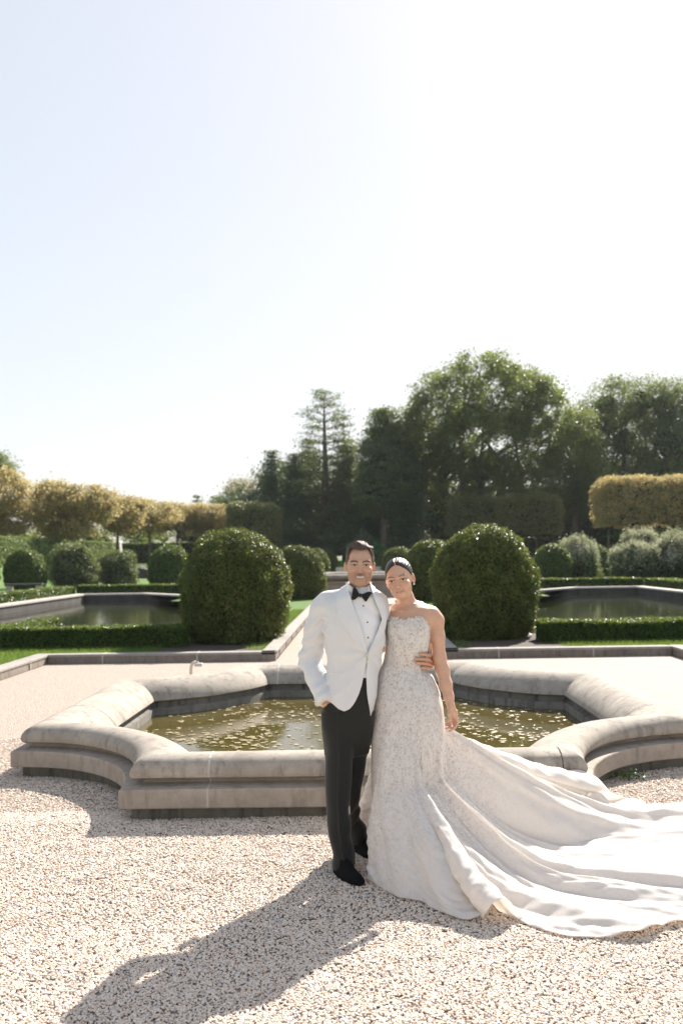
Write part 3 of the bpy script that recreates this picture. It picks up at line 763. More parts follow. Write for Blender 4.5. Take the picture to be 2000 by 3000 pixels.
def conifer(label, u, vtop, y, wpx, mat, seed, tiers=26, per=46, leaf=.10, group='pointed conifers', name='conifer', gap=.0, zb=None, droop=-.12, clump=.5):
    rs = np.random.RandomState(seed)
    p = at(u, vtop, y); z0 = T0 if zb is None else zb; Hh = p[2] - z0; R = wpx / 2 / F_PX * y
    e = empty(name, (p[0], y, z0)); tag(e, label, 'tree', group)
    mb = MB(); mb.tube([(0, 0, -.3), (.05, 0, Hh * .5), (0, 0, Hh * .99)], [R * .09 + .08, R * .05 + .05, .02], 7)
    Ps = []; 
    for k in range(tiers):
        f = (k + .5) / tiers; z = Hh * (.06 + .94 * f); r = R * (1 - f) ** .62 * rs.uniform(.6, 1.15) + .22
        nb = max(3, int(9 * (1 - f) + 3)); a0 = rs.uniform(0, 6.3)
        for j in range(nb):
            if rs.uniform() < gap: continue
            a = a0 + j * 6.283 / nb + rs.uniform(-.3, .3); L = r * rs.uniform(.6, 1.12); up = droop + .35 * f
            tip = np.array([math.cos(a) * L, math.sin(a) * L, z + L * up])
            mb.tube([(0, 0, z), tip * [.5, .5, 0] + [0, 0, z + L * up * .7], tip], [.05 + .02 * (1 - f), .035, .012], 4, False)
            m = int(per * (.55 + L / R) * 2.4); t = rs.uniform(.25, 1.03, m)[:, None] ** .8
            Q = np.array([0, 0, z]) * (1 - t) + tip * t + rs.normal(size=(m, 3)) * [clump, clump, clump * .33] * (.6 + .4 * L / R)
            Ps.append(Q)
    P = np.concatenate(Ps)
    N = np.tile([[0, 0, 1.0]], (len(P), 1)) + P * [.1, .1, 0]
    LV, LQ = leaves(P, N, leaf, rs, .6, .5)
    mesh_np('crown', LV, LQ, mat, e); mb.build('trunk', M['bark'], e, smooth=True)
GC = 'conifers left of centre'
conifer('tall layered cedar with open tiers, highest of the conifers', 948, 1143, 96, 330, M['cedar'], 201, 22, 66, .11, GC, 'cedar_tree', .32, droop=.02, clump=.62)
conifer('thin second stem of cedar to the right of the tall layered one', 1005, 1215, 98, 150, M['cedar'], 202, 17, 50, .11, GC, 'cedar_tree', .35, droop=.02, clump=.6)
conifer('pointed blue green spruce leftmost of the pair left of the cedar', 796, 1322, 98, 105, M['conifer'], 203, 26, 60, .10, GC, 'spruce_tree', 0)
conifer('pointed spruce close on the left side of the cedar', 862, 1330, 97, 110, M['conifer'], 204, 26, 60, .10, GC, 'spruce_tree', 0)
conifer('short spruce tip between the two pointed spruces', 828, 1352, 101, 80, M['conifer'], 205, 22, 50, .10, GC, 'spruce_tree', 0)
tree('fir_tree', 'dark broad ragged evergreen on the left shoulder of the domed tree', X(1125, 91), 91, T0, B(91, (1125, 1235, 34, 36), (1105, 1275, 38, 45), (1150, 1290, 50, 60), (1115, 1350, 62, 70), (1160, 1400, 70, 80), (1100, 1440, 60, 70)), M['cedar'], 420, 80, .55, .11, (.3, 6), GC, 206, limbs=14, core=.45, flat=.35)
conifer('dark fir right of the broad fir, blending into the domed tree', 1190, 1260, 92, 170, M['conifer'], 207, 24, 60, .105, GC, 'fir_tree', .1, clump=.5)
conifer('wide dark cedar filling in below the tall layered one on its left', 905, 1292, 99, 150, M['cedar'], 211, 22, 75, .11, GC, 'cedar_tree', .08, droop=-.05, clump=.6)
conifer('wide dark fir between the tall cedar and the broad fir', 1020, 1305, 95, 170, M['cedar'], 212, 22, 80, .11, GC, 'fir_tree', .05, droop=-.08, clump=.6)
conifer('low dark fir left of the broad fir at the foot of the dome', 1078, 1352, 94, 130, M['conifer'], 213, 20, 70, .11, GC, 'fir_tree', .05, droop=-.08, clump=.55)
conifer('tiny far conifer tip on the left of the pair over the orange row', 578, 1450, 150, 40, M['conifer'], 208, 14, 30, .14, 'tiny far conifers', 'conifer_tree', .1)
conifer('tiny far conifer tip on the right of the pair over the orange row', 631, 1453, 150, 44, M['conifer'], 209, 14, 30, .14, 'tiny far conifers', 'conifer_tree', .1)
e = None
tree('round_evergreen', 'small bright green rounded evergreen directly behind the groom\'s head', X(1068, 86), 86, .9, B(86, (1066, 1590, 42, 40), (1060, 1562, 18, 20), (1050, 1612, 34, 30), (1085, 1612, 34, 30)), M['green_shrub'], 90, 90, .22, .07, (.12, 1.2), None, 130, limbs=3, core=.75)
tree('russet_tree', 'small russet bare looking tree left of the spruces', X(700, 112), 112, T0, B(112, (715, 1440, 50, 38), (680, 1455, 35, 25)), M['red'], 80, 60, .7, .10, (.2, 4), None, 131, limbs=16)
tree('green_tree', 'blue green tree top rising behind the orange trees at the left edge', X(5, 118), 118, T0, B(118, (0, 1370, 45, 40), (-30, 1400, 50, 60)), M['decid_blue'], 110, 80, .6, .12, (.3, 6), None, 132, limbs=8, core=.4)
tree('low_shrub_tree', 'low dark shrubs right of the leftmost tiny conifer', X(690, 104), 104, T0, B(104, (670, 1475, 45, 16), (735, 1470, 40, 25)), M['conifer'], 60, 70, .5, .1, (.2, 2), None, 133, limbs=3, core=.6)

# pleached autumn trees on the left (each its own tree)
GP = 'pleached autumn plane trees on the left terrace'
for i, (y, bl, lab, n) in enumerate([
    (74, [(20, 1455, 70, 72), (-50, 1450, 60, 70), (40, 1510, 70, 50), (-30, 1530, 70, 50)], 'orange pleached tree cut by the left edge of the picture', 260),
    (78, [(165, 1470, 70, 55), (240, 1470, 65, 52), (150, 1530, 50, 40), (215, 1545, 55, 30), (290, 1480, 45, 48)], 'large orange brown pleached tree second from the left edge', 300),
    (84, [(320, 1485, 50, 45), (375, 1498, 50, 38), (345, 1530, 50, 28)], 'thinner orange tree with bare limbs showing, third from the left edge', 150),
    (90, [(410, 1500, 50, 34), (470, 1508, 52, 34), (440, 1535, 45, 24)], 'light orange pleached tree fourth from the left edge', 120),
    (96, [(520, 1510, 50, 32), (480, 1530, 40, 26), (560, 1515, 40, 34)], 'orange pleached tree fifth from the left edge above the tall hedge end', 150),
    (97, [(610, 1515, 50, 36), (650, 1520, 45, 38), (600, 1545, 50, 26)], 'yellow orange pleached tree touching the olive clipped block', 150)]):
    u = np.mean([b[0] for b in bl])
    tree('plane_tree', lab, X(u, y), y, T0, B(y, *bl, dz=2.0), M['autumn'], n, 85, .42, .105, (.13, 3.2), GP, 140 + i, limbs=16)
for i, (u, v, ru, rv, y, m, lab) in enumerate([(400, 1560, 45, 28, 112, 'lime', 'yellow green shrub seen under the orange trees near the gap of light'), (460, 1565, 40, 26, 115, 'lime', 'second yellow green shrub under the orange row, right of the first'),
                                               (60, 1575, 70, 20, 110, 'lime', 'pale yellow shrub under the leftmost orange tree'), (180, 1575, 55, 24, 112, 'shrub', 'grey green shrub under the large orange brown tree'),
                                               (290, 1575, 45, 20, 113, 'decid', 'dull green shrub under the thin orange tree'), (560, 1570, 60, 28, 112, 'olive', 'olive shrub under the right end of the orange row')]):
    tree('understorey_shrub', lab, X(u, y), y, T0, B(y, (u, v, ru, rv), (u + ru * .5, v + 12, ru * .6, rv * .8)), M[m], 50, 60, .6, .12, (.1, .8), 'shrubs under the orange row', 160 + i, cat='shrub', limbs=2, core=.6)
# clipped blocks on stems
def block(label, u0, u1, v0, v1, y, dy, mat, seed, n=30000, size=.075, rnd=.8, group='clipped blocks on stems', trunks=4):
    a = at(u0, (v0 + v1) / 2, y); b = at(u1, (v0 + v1) / 2, y); zt = at((u0 + u1) / 2, v0, y)[2]; zb = at((u0 + u1) / 2, v1, y)[2]
    e = empty('pleached_block', ((a[0] + b[0]) / 2, y, T0)); tag(e, label, 'tree', group)
    hx = (b[0] - a[0]) / 2
    o = hedge(-hx, hx, -dy / 2, dy / 2, zb - T0, zt - T0, n, size, mat, None, None, 'crown', seed, .42, .6, .16, rnd, parent=e, fuzz=.2)
    mb = MB()
    for k in range(trunks):
        xx = -hx + (k + .5) * 2 * hx / trunks; mb.tube([(xx, 0, -.2), (xx + .05, 0, zb - T0 + .5)], [.11, .09], 7)
    mb.build('trunk', M['bark'], e, smooth=True)
block('olive green clipped block of foliage on stems above the big left topiary dome', 665, 818, 1476, 1592, 88, 4, M['olive'], 171, 22000, .085)
block('bronze and green clipped block of foliage on stems above the big right topiary dome', 1308, 1475, 1458, 1580, 90, 4, M['olive'], 172, 24000, .085)
block('brown tinged clipped block adjoining the green one, beneath the domed tree', 1450, 1640, 1455, 1575, 89, 4.4, M['bronze'], 173, 26000, .085)
block('golden clipped block of foliage on stems at the right edge', 1748, 2060, 1402, 1550, 78, 4.5, M['gold'], 174, 42000, .08, .7, trunks=5)
block('bright evergreen clump at the right edge under the golden block', 1990, 2060, 1520, 1585, 80, 3, M['green_shrub'], 175, 6000, .085, .9)

hz = MB(); hz.box(-305, 305, -65, 405, -1.6, 27)
hm, hnt = mat_new('thin_haze'); hg = NT(hnt)
hv = hg.n('ShaderNodeVolumePrincipled', {'Color': (.93, .96, 1, 1), 'Density': .00016, 'Anisotropy': .2})
hnt.links.new(hv.outputs[0], hg.n('ShaderNodeOutputMaterial').inputs[1])
tag(hz.build('haze', hm), 'thin pale summer haze over the garden', 'haze', kind='stuff')
# ================================================================== people
# ---- implicit surfaces -> mesh (naive surface nets)
def smin(a, b, k):
    h = np.clip(.5 + .5 * (b - a) / k, 0, 1)
    return b * (1 - h) + a * h - k * h * (1 - h)
def smax(a, b, k): return -smin(-a, -b, k)
def rcone(P, a, b, ra, rb):
    a = np.asarray(a, np.float32); b = np.asarray(b, np.float32); d = b - a
    t = np.clip((P - a) @ d / (d @ d + 1e-12), 0, 1)
    return np.linalg.norm(P - a - t[:, None] * d, axis=1) - (ra + (rb - ra) * t)
def chain(P, pts, rs_, k=.01):
    r = None
    for i in range(len(pts) - 1):
        d = rcone(P, pts[i], pts[i + 1], rs_[i], rs_[i + 1]); r = d if r is None else smin(r, d, k)
    return r
def ell(P, c, r, rot=None):
    Q = P - np.asarray(c, np.float32)
    if rot is not None: Q = Q @ np.asarray(rot, np.float32)
    r = np.asarray(r, np.float32); q = Q / r; k0 = np.linalg.norm(q, axis=1); k1 = np.linalg.norm(q / r, axis=1) + 1e-9
    return k0 * (k0 - 1) / k1
def crs(zq, z, y):
    """smooth monotone-parameter interpolation of rows"""
    z = np.asarray(z, float); y = np.asarray(y, float)
    if z[0] > z[-1]: z, y = z[::-1], y[::-1]
    m = np.gradient(y, z); i = np.clip(np.searchsorted(z, zq) - 1, 0, len(z) - 2)
    h = z[i + 1] - z[i]; t = np.clip((zq - z[i]) / h, 0, 1)
    return (2 * t**3 - 3 * t**2 + 1) * y[i] + (t**3 - 2 * t**2 + t) * h * m[i] + (-2 * t**3 + 3 * t**2) * y[i + 1] + (t**3 - t**2) * h * m[i + 1]
def stack(P, rows, n=2.3, cap=True):
    """rows: (z, cx, cy, a, b): superelliptic sections stacked along z"""
    R = np.array(rows, float); z = P[:, 2].astype(float)
    cx, cy, a, b = [crs(z, R[:, 0], R[:, i]) for i in (1, 2, 3, 4)]
    x = np.abs(P[:, 0] - cx) / a; y = np.abs(P[:, 1] - cy) / b
    k = (x**n + y**n) ** (1 / n)
    d = (k - 1) * np.minimum(a, b) * (.35 + .65 / np.maximum(k, 1))  * 1.0
    d = np.where(k < 1, (k - 1) * np.minimum(a, b), d)
    if cap:
        zt, zb = R[:, 0].max(), R[:, 0].min(); d = np.maximum(d, np.maximum(z - zt, zb - z))
    return d.astype(np.float32)
def nets(D, lo, h):
    s = D < 0; V = {}; nx, ny, nz = D.shape
    cs = (ny - 1) * (nz - 1), (nz - 1), 1
    N = (nx - 1) * (ny - 1) * (nz - 1)
    cells = []; pts = []; quads = []
    for ax in range(3):
        o = [0, 0, 0]; o[ax] = 1
        A = tuple(slice(0, D.shape[i] - o[i]) for i in range(3)); Bs = tuple(slice(o[i], D.shape[i]) for i in range(3))
        I = np.argwhere(s[A] != s[Bs])
        d0 = D[I[:, 0], I[:, 1], I[:, 2]]; J = I + o; d1 = D[J[:, 0], J[:, 1], J[:, 2]]
        t = d0 / (d0 - d1); p = I.astype(np.float32); p[:, ax] += t
        u, v = [(1, 2), (2, 0), (0, 1)][ax]
        cc = []
        for du, dv in ((0, 0), (-1, 0), (-1, -1), (0, -1)):
            C = I.copy(); C[:, u] += du; C[:, v] += dv
            ok = (C >= 0).all(1) & (C[:, 0] < nx - 1) & (C[:, 1] < ny - 1) & (C[:, 2] < nz - 1)
            cid = np.where(ok, C[:, 0] * cs[0] + C[:, 1] * cs[1] + C[:, 2], -1); cc.append(cid)
            cells.append(cid[ok]); pts.append(p[ok])
        q = np.stack(cc, 1); ok = (q >= 0).all(1); q = q[ok]; flip = (d0 < 0)[ok]
        q[~flip] = q[~flip][:, ::-1]; quads.append(q)
    cells = np.concatenate(cells); pts = np.concatenate(pts); quads = np.concatenate(quads)
    uq, inv = np.unique(cells, return_inverse=True); cnt = np.bincount(inv)
    Vv = np.stack([np.bincount(inv, pts[:, i]) / cnt for i in range(3)], 1)
    Q = np.searchsorted(uq, quads)
    return Vv * h + np.asarray(lo), Q
def implicit(f, lo, hi, h, relax=1):
    lo = np.asarray(lo, float); hi = np.asarray(hi, float); B = 8
    nb = np.ceil((hi - lo) / h / B).astype(int); n = nb * B + 1
    g = [lo[i] + (np.arange(nb[i]) + .5) * B * h for i in range(3)]
    C = np.stack(np.meshgrid(*g, indexing='ij'), -1).reshape(-1, 3).astype(np.float32)
    dc = f(C).reshape(nb); D = np.full(n, 1.0, np.float32)
    D[:-1, :-1, :-1] = np.repeat(np.repeat(np.repeat(np.where(dc < 0, -1, 1), B, 0), B, 1), B, 2)
    for ax in range(3):
        sl = [slice(None)] * 3; sl[ax] = -1; s2 = list(sl); s2[ax] = -2; D[tuple(sl)] = D[tuple(s2)]
    act = np.argwhere(np.abs(dc) < B * h * 1.35)
    loc = np.stack(np.meshgrid(*[np.arange(B + 1)] * 3, indexing='ij'), -1).reshape(-1, 3)
    for c0 in range(0, len(act), 600):
        a = act[c0:c0 + 600]; I = (a[:, None] * B + loc[None]).reshape(-1, 3)
        d = f((lo + I * h).astype(np.float32)); D[I[:, 0], I[:, 1], I[:, 2]] = d
    V, Q = nets(D, lo, h)
    for _ in range(relax):   # gentle smoothing
        S = np.zeros_like(V); c = np.zeros(len(V))
        for k in range(4):
            np.add.at(S, Q[:, k], V[Q[:, (k + 1) % 4]] + V[Q[:, (k + 3) % 4]]); np.add.at(c, Q[:, k], 2)
        V = V * .5 + .5 * S / np.maximum(c, 1)[:, None]
    # drop tiny islands is not needed; flip so that normals look outward
    return V, Q
def set_tint(o, col, name='tint'):
    a = o.data.color_attributes.new(name, 'FLOAT_COLOR', 'POINT')
    c = np.ones((len(o.data.vertices), 4), np.float32); c[:, :3] = col; a.data.foreach_set('color', c.ravel())
def tinted(name, rough=.5, sss=.0, spec=.4, bump=None, sheen=0.0):
    m, nt = mat_new(name); g = NT(nt)
    c = g.n('ShaderNodeVertexColor', layer_name='tint').outputs[0]
    if name == 'skin':
        mo = g.noise(g.obj(), 70, 5, .7).outputs[0]; c = g.mix(g.math('MULTIPLY', g.ramp(mo, [(.35, (0, 0, 0)), (.7, (1, 1, 1))]), .30), c, (.46, .20, .13))
    kw = dict(color=c, rough=rough, spec=spec)
    if sss: kw.update(sss=sss, ssss=.012, sssr=(1.0, .35, .18))
    if sheen: kw['sheen'] = sheen
    if bump: kw['normal'] = g.bump(g.noise(g.obj(), bump[0], 4, .6).outputs[0], bump[1], .004)
    g.out(g.pr(**kw)); return m
def P3(*l): return np.array([at(*p) for p in l], np.float32)
def rotm(roll, yaw, pitch=0):
    """columns = head axes in world: x picture-right, y away, z up"""
    return np.array((Matrix.Rotation(math.radians(roll), 3, 'Y') @ Matrix.Rotation(math.radians(yaw), 3, 'Z') @ Matrix.Rotation(math.radians(pitch), 3, 'X')))

def cloth_mat(name, color, rough=.75, weave=900, transl=.0, bump=.15, sheen=.2, streak=None):
    m, nt = mat_new(name); g = NT(nt); O = g.obj()
    n = g.noise(O, weave, 2).outputs[0]; w = g.noise(O, 26, 4, .6).outputs[0]
    if streak: w = g.noise(g.n('ShaderNodeMapping', {'Vector': O, 'Scale': streak}).outputs[0], 30, 4, .6).outputs[0]
    col = g.mix(g.math('MULTIPLY', n, .35), color, tuple(x * .86 for x in color))
    p = g.pr(color=col, rough=rough, spec=.25, sheen=sheen, normal=g.bump(g.math('ADD', g.math('MULTIPLY', n, .2), w), bump, .006))
    if transl:
        t = g.n('ShaderNodeBsdfTranslucent', {'Color': (*color, 1)}).outputs[0]; p = g.n('ShaderNodeMixShader', {0: transl, 1: p, 2: t}).outputs[0]
    g.out(p); return m
MS = {
    'skin': tinted('skin', .36, .14, .5, (140, .14)), 'eye': tinted('eye', .08, 0, .6),
    'jacket': cloth_mat('ivory_jacket_cloth', (.71, .705, .71), .8, bump=.3), 'lapel': cloth_mat('ivory_satin', (.74, .735, .74), .55, 1400, bump=.05),
    'shirt': cloth_mat('white_shirting', (.83, .83, .85), .7, 1200), 'trouser': cloth_mat('black_wool', (.019, .019, .017), .8, 1100, bump=.12, sheen=.15, streak=(1, 1, .3)),
    'stripe': simple('satin_side_stripe', (.03, .026, .018), .35), 'velvet': cloth_mat('black_velvet', (.004, .004, .004), .95, 900, sheen=.0), 'tie': cloth_mat('black_grosgrain', (.006, .006, .007), .6, 900),
    'stud': simple('black_onyx', (.01, .01, .012), .15), 'teeth': simple('teeth', (.60, .55, .48), .3), 'gold': simple('gold', (.75, .45, .18), .25, metal=1.0), 'pearl': simple('diamond_earring', (.9, .9, .9), .05, spec=1.0),
    'button': simple('cloth_button', (.60, .57, .54), .5), 'nail': simple('white_nail', (.85, .80, .78), .2), 'sole': simple('dark_sole', (.02, .018, .015), .6),
}
def hair_mat(name, c1, c2, rough, spec, sc):
    m, nt = mat_new(name); g = NT(nt)
    n = g.noise(g.n('ShaderNodeMapping', {'Vector': g.obj(), 'Scale': sc}).outputs[0], 60, 4, .7).outputs[0]
    g.out(g.pr(color=g.mix(n, c1, c2), rough=rough, spec=spec, normal=g.bump(n, .5, .004))); return m
MS['hair_m'] = hair_mat('dark_brown_hair', (.035, .023, .016), (.13, .088, .062), .55, .5, (4, 4, 1.5))
MS['hair_f'] = hair_mat('sleek_dark_hair', (.014, .009, .007), (.042, .028, .022), .34, .4, (9, 1.2, 3))

def head_sdf(Q, fem=False):
    """Q in head space: origin between the eyes' level at skull centre, -y forward"""
    f = np.float32
    w = .94 if fem else 1.0
    d = ell(Q, (0, .014, .032), (.0755 * w, .094, .083))
    d = smin(d, ell(Q, (0, -.018, -.030), (.0625 * w * (.97 if fem else 1), .071, .080 if not fem else .074)), .025)
    d = smin(d, ell(Q, (0, -.054, -.080 if fem else -.090), (.025 if fem else .033, .030, .023 if fem else .025)), .030)
    for s in (-1, 1):
        d = smin(d, ell(Q, (s * (.030 if fem else .038), -.016, -.060), (.021, .034, .032)), .025)
        d = smin(d, ell(Q, (s * .042 * w, -.062, -.026), (.022, .022, .018)), .02)
        d = smin(d, rcone(Q, (s * .012, -.083, .019), (s * .045, -.073, .020), .008, .007), .016)
        d = smax(d, -ell(Q, (s * .0315, -.099, .000), (.020, .019, .0125)), .010)      # socket
        d = smin(d, ell(Q, (s * .0315, -.0765, .0005), (.0170, .0148, .0130)), .005)    # lids
        d = smax(d, -ell(Q, (s * .0315, -.0960, -.0004), (.0140, .0200, .0046 if fem else .0040)), .0015)
    d = smin(d, chain(Q, [(0, -.080, .010), (0, -.092, -.012), (0, -.104, -.034)], [.0075, .0075, .0095 if not fem else .0085], .006), .012)
    for s in (-1, 1):
        d = smin(d, ell(Q, (s * (.0115 if fem else .0140), -.090, -.038), (.0085, .011, .0075)), .007)
        d = smax(d, -ell(Q, (s * .006, -.098, -.0455), (.0032, .006, .003)), .004)
    # mouth
    up = .0085 if not fem else .0065; wd = .0315 if not fem else .0265; mz = -.0665 if not fem else -.065
    cor = lambda s, dz, dy=0: (s * wd, -.0765 + dy, mz + up + dz)
    d = smin(d, ell(Q, (0, -.076, mz), (.026, .016, .018)), .014)
    d = smin(d, chain(Q, [cor(-1, .001), (-.010, -.0895, mz + (.0065 if fem else .0085)), (.010, -.0895, mz + (.0065 if fem else .0085)), cor(1, .001)], [.0022, .0042, .0042, .0022], .004), .004)
    d = smin(d, chain(Q, [cor(-1, -.001), (-.009, -.0885, mz - (.0075 if fem else .0095)), (.009, -.0885, mz - (.0075 if fem else .0095)), cor(1, -.001)], [.0022, .0052, .0052, .0022], .004), .004)
    if not fem:
        d = smax(d, -chain(Q, [(-.0285, -.081, mz + .0095), (-.013, -.095, mz + .001), (.013, -.095, mz + .001), (.0285, -.081, mz + .0095)], [.0030, .0058, .0058, .0030], .003), .002)
    else:
        d = smax(d, -chain(Q, [cor(-1, 0, -.006), (0, -.097, mz - .0005), cor(1, 0, -.006)], [.0012, .0016, .0012], .002), .002)
    for s in (-1, 1):   # smile folds, dimples
        d = smax(d, -chain(Q, [(s * .022, -.091, -.034), (s * .034, -.084, -.052), (s * .036, -.074, -.070)], [.0022, .003, .0022], .003), .012)
        # ears
        e = ell(Q, (s * .077 * w, .014, -.008), (.0080, .018, .028), np.array(Matrix.Rotation(s * -.35, 3, 'Z')))
        e = smax(e, -ell(Q, (s * .084 * w, .006, -.006), (.006, .010, .018)), .004)
        d = smin(d, e, .007)
    return d
def head_tint(Q, fem=False):
    base = np.array((.64, .39, .27) if fem else (.57, .345, .235)); n = len(Q)
    c = np.tile(base, (n, 1)); x, y, z = Q[:, 0], Q[:, 1], Q[:, 2]; front = np.clip((-y - .035) / .03, 0, 1)
    def blend(m, col): 
        nonlocal c; m = np.clip(m, 0, 1)[:, None]; c = c * (1 - m) + np.array(col) * m
    g = lambda dx, dz, rx, rz: np.exp(-((dx / rx) ** 2 + (dz / rz) ** 2))
    blend(.55 * front * g(np.abs(x) - .006, z + .0455, .0042, .0030), (.10, .04, .03))  # nostril shade painted into the skin tint
    for s in (-1, 1):
        blend(.35 * front * g(x - s * .042, z + .032, .02, .016), (.62, .24, .17))
        blend(1.0 * (np.abs(np.abs(x) - .0315) < .018) * front * np.clip(1 - np.abs(z - (.0050 if fem else .0044) + ((x - s * .0315) / .017) ** 2 * .003) / .0030, 0, 1) * (x * s > 0) * 1.4, (.045, .022, .015))   # lash line
        zz = z - (.0235 if fem else .0215) + ((x - s * .034) / .022) ** 2 * .006 
        blend(front * (np.abs(x - s * .032) < .0205) * np.clip(1.35 - np.abs(zz) / (.0034 if fem else .0055), 0, 1) * (.78 if fem else 1), (.04, .024, .016))                                   # brow
        blend(.30 * front * g(x - s * .0315, z + .012, .016, .006), (.36, .17, .12))
    e = np.clip((np.abs(x) - .070) / .006, 0, 1) * (y > -.02); blend(e * .5, (.66, .26, .16))
    up = .0085 if not fem else .0065; wd = .0315 if not fem else .0265
    cz = (-.065 if fem else -.0665) + up * np.clip(np.abs(x) / wd, 0, 1) ** 2
    lip = np.clip(1.5 - np.abs(z - cz) / (.0078 if not fem else .0058) * (1 + (np.abs(x) / wd) ** 2), 0, 1) * np.clip((wd - np.abs(x)) / .006 + .3, 0, 1) * front
    if not fem:
        jaw = np.clip((-.030 - z) / .012, 0, 1) * np.clip((.05 - y) / .04, 0, 1) * (z > -.14); blend(jaw * .52, (.20, .135, .105))
        must = g(x, z + .052, .026, .008) * front; blend(must * .5, (.15, .10, .08))
        blend(lip * .75, (.42, .17, .14))
    else: blend(lip * .8, (.46, .17, .14))
    return c
def eyes(root, R, o, rl, fem=False):
    for s in (-1, 1):
        c = np.array((s * .0315, -.0775, .0002)); r = .0118
        th, ph = np.linspace(0, math.pi, 15), np.arange(20) / 20 * 2 * math.pi
        D = np.stack([np.sin(th)[:, None] * np.cos(ph), -np.broadcast_to(np.cos(th)[:, None], (15, 20)), np.sin(th)[:, None] * np.sin(ph)], -1).reshape(-1, 3)
        L = c + D * r; i = np.arange(14)[:, None] * 20; j = np.arange(20)[None]; j2 = (j + 1) % 20
        Qf = np.stack([i + j, i + j2, i + 20 + j2, i + 20 + j], -1).reshape(-1, 4)
        e = mesh_np('eye', L @ R.T + o - rl, Qf, MS['eye'], root, True)
        ang = np.degrees(np.arccos(np.clip(-D[:, 1], -1, 1)))
        set_tint(e, np.where((ang < 14)[:, None], (.005, .005, .005), np.where((ang < 34)[:, None], (.09, .05, .03), (.62, .58, .54))))
def slab(name, poly, y, th, mat, root, rl, bend=None, bev=.003):
    """flat cloth piece: outline (u,v) at distance y, real thickness"""
    P = np.array([at(u, v, y) for u, v in poly]); n = len(P)
    F0 = P.copy(); F0[:, 1] -= th / 2; B0 = P.copy(); B0[:, 1] += th / 2
    V = np.concatenate([F0, B0]) - rl
    me = bpy.data.meshes.new(name)
    me.from_pydata([tuple(v) for v in V], [], [tuple(range(n)), tuple(range(2 * n - 1, n - 1, -1))] + [(i, i + n, (i + 1) % n + n, (i + 1) % n) for i in range(n)])
    me.update(); o = bpy.data.objects.new(name, me); COL.objects.link(o); me.materials.append(mat); o.parent = root
    bevel(o, bev, 3); return o

# ================================================================== GROOM
groom = empty('person', (-.02, 5.42, 0)); GL = np.array([-.02, 5.42, 0.])
tag(groom, 'smiling man in ivory dinner jacket and black bow tie, one hand in pocket', 'person')
GY = 5.43
def row(v, ul, ur, b, y):
    l, r_ = at(ul, v, y), at(ur, v, y); return (l[2] / 2 + r_[2] / 2, (l[0] + r_[0]) / 2, y, (r_[0] - l[0]) / 2, b)
HO = at(1053.5, 1657, 5.385); HR = rotm(1, 2, -2)
HOl = HO.astype(np.float32)
def in_head(P, O=HOl, R=HR): return (P - O) @ R.astype(np.float32)
jrows = [row(1712, 1022, 1083, .064, 5.41), row(1730, 1008, 1096, .078, 5.415), row(1748, 978, 1115, .095, 5.42), row(1770, 948, 1127, .108, GY), row(1800, 945, 1130, .120, GY), row(1841, 947, 1130, .128, GY), row(1880, 952, 1127, .126, GY),
         row(1915, 956, 1121, .118, GY), row(1950, 957, 1114, .114, GY), row(1990, 953, 1108, .116, GY), row(2040, 949, 1102, .122, GY), row(2080, 946, 1095, .124, GY), row(2110, 944, 1090, .124, GY)]
arm_r = P3((945, 1782, 5.46), (927, 1850, 5.50), (909, 1932, 5.53), (924, 1980, 5.47), (950, 2046, 5.365)); arm_rr = [.068, .066, .058, .055, .049]
arm_l = P3((1108, 1790, 5.47), (1128, 1850, 5.58), (1172, 1915, 5.70), (1215, 1930, 5.68), (1246, 1934, 5.63)); arm_lr = [.062, .060, .054, .047, .042]
def wrinkle(P):
    """cloth drag lines of the jacket"""
    x, y, z = P[:, 0], P[:, 1], P[:, 2]
    n1 = vnoise(P, 31, 6.0)
    # sleeve creases around the elbow and upper arm (picture-left arm)
    sl = np.clip((arm_r[0][0] + .045 - x) / .03, 0, 1) * np.clip((1.40 - z) / .06, 0, 1)
    w = np.sin((z * 1.0 - x * .55 + .02 * n1) * 78 + 2.0 * n1) ; w = np.sign(w) * np.abs(w) ** .55 * np.where(w > 0, 1.0, .45)
    d = -.0078 * sl * w * np.clip(.45 + .6 * vnoise(P, 32, 9), 0, 1.1)
    # radiating from the button
    bt = at(1075, 1915, 5.3); dx, dz = x - bt[0], z - bt[2]; rad = np.sqrt(dx * dx + dz * dz) + 1e-3; an = np.arctan2(dz, -dx)
    body = 1 - sl
    d += -.0045 * body * np.sin(an * 7.5 + 1.2 + n1) * np.clip(rad / .05, 0, 1) * np.clip(1.2 - rad / .26, 0, 1)
    # drag toward the pocket hand
    d += -.0055 * body * np.exp(-((z - (at(0, 2035, 5.3)[2] + (x - at(975, 0, 5.3)[0]) * .85)) / .022) ** 2) * np.clip((at(1040, 0, 5.3)[0] - x) / .05, 0, 1)
    return d + .0022 * vnoise(P, 35, 11) + .0016 * (np.abs(vnoise(P * [1, 1, 1.6], 36, 16)) - .4)
def torso_j(P): return stack(P, jrows, 2.35, cap=True)
def flap(P): return np.maximum(rcone(P * [1, .0 + 1, 1], at(948, 2000, 5.52), at(935, 2062, 5.53), .030, .034), P[:, 2] * 0 - 1)
def sleeve_r(P):
    d = chain(P, arm_r, arm_rr, .03)
    ax = arm_r[-1] - arm_r[-2]; ax = ax / np.linalg.norm(ax); end = arm_r[-1] + ax * .028
    return np.maximum(d, (P - end) @ ax)
def sleeve_l(P): return np.maximum(chain(P, arm_l, arm_lr, .03), (P - at(1240, 1934, 5.64).astype(np.float32)) @ np.array([1, .0, 0], np.float32))
V_CUT = [1690, 1722, 1745, 1765, 1790, 1814, 1840, 1870, 1900, 1914, 1930, 1971, 1985, 2006, 2034, 2051, 2066, 2078, 2086, 2120]
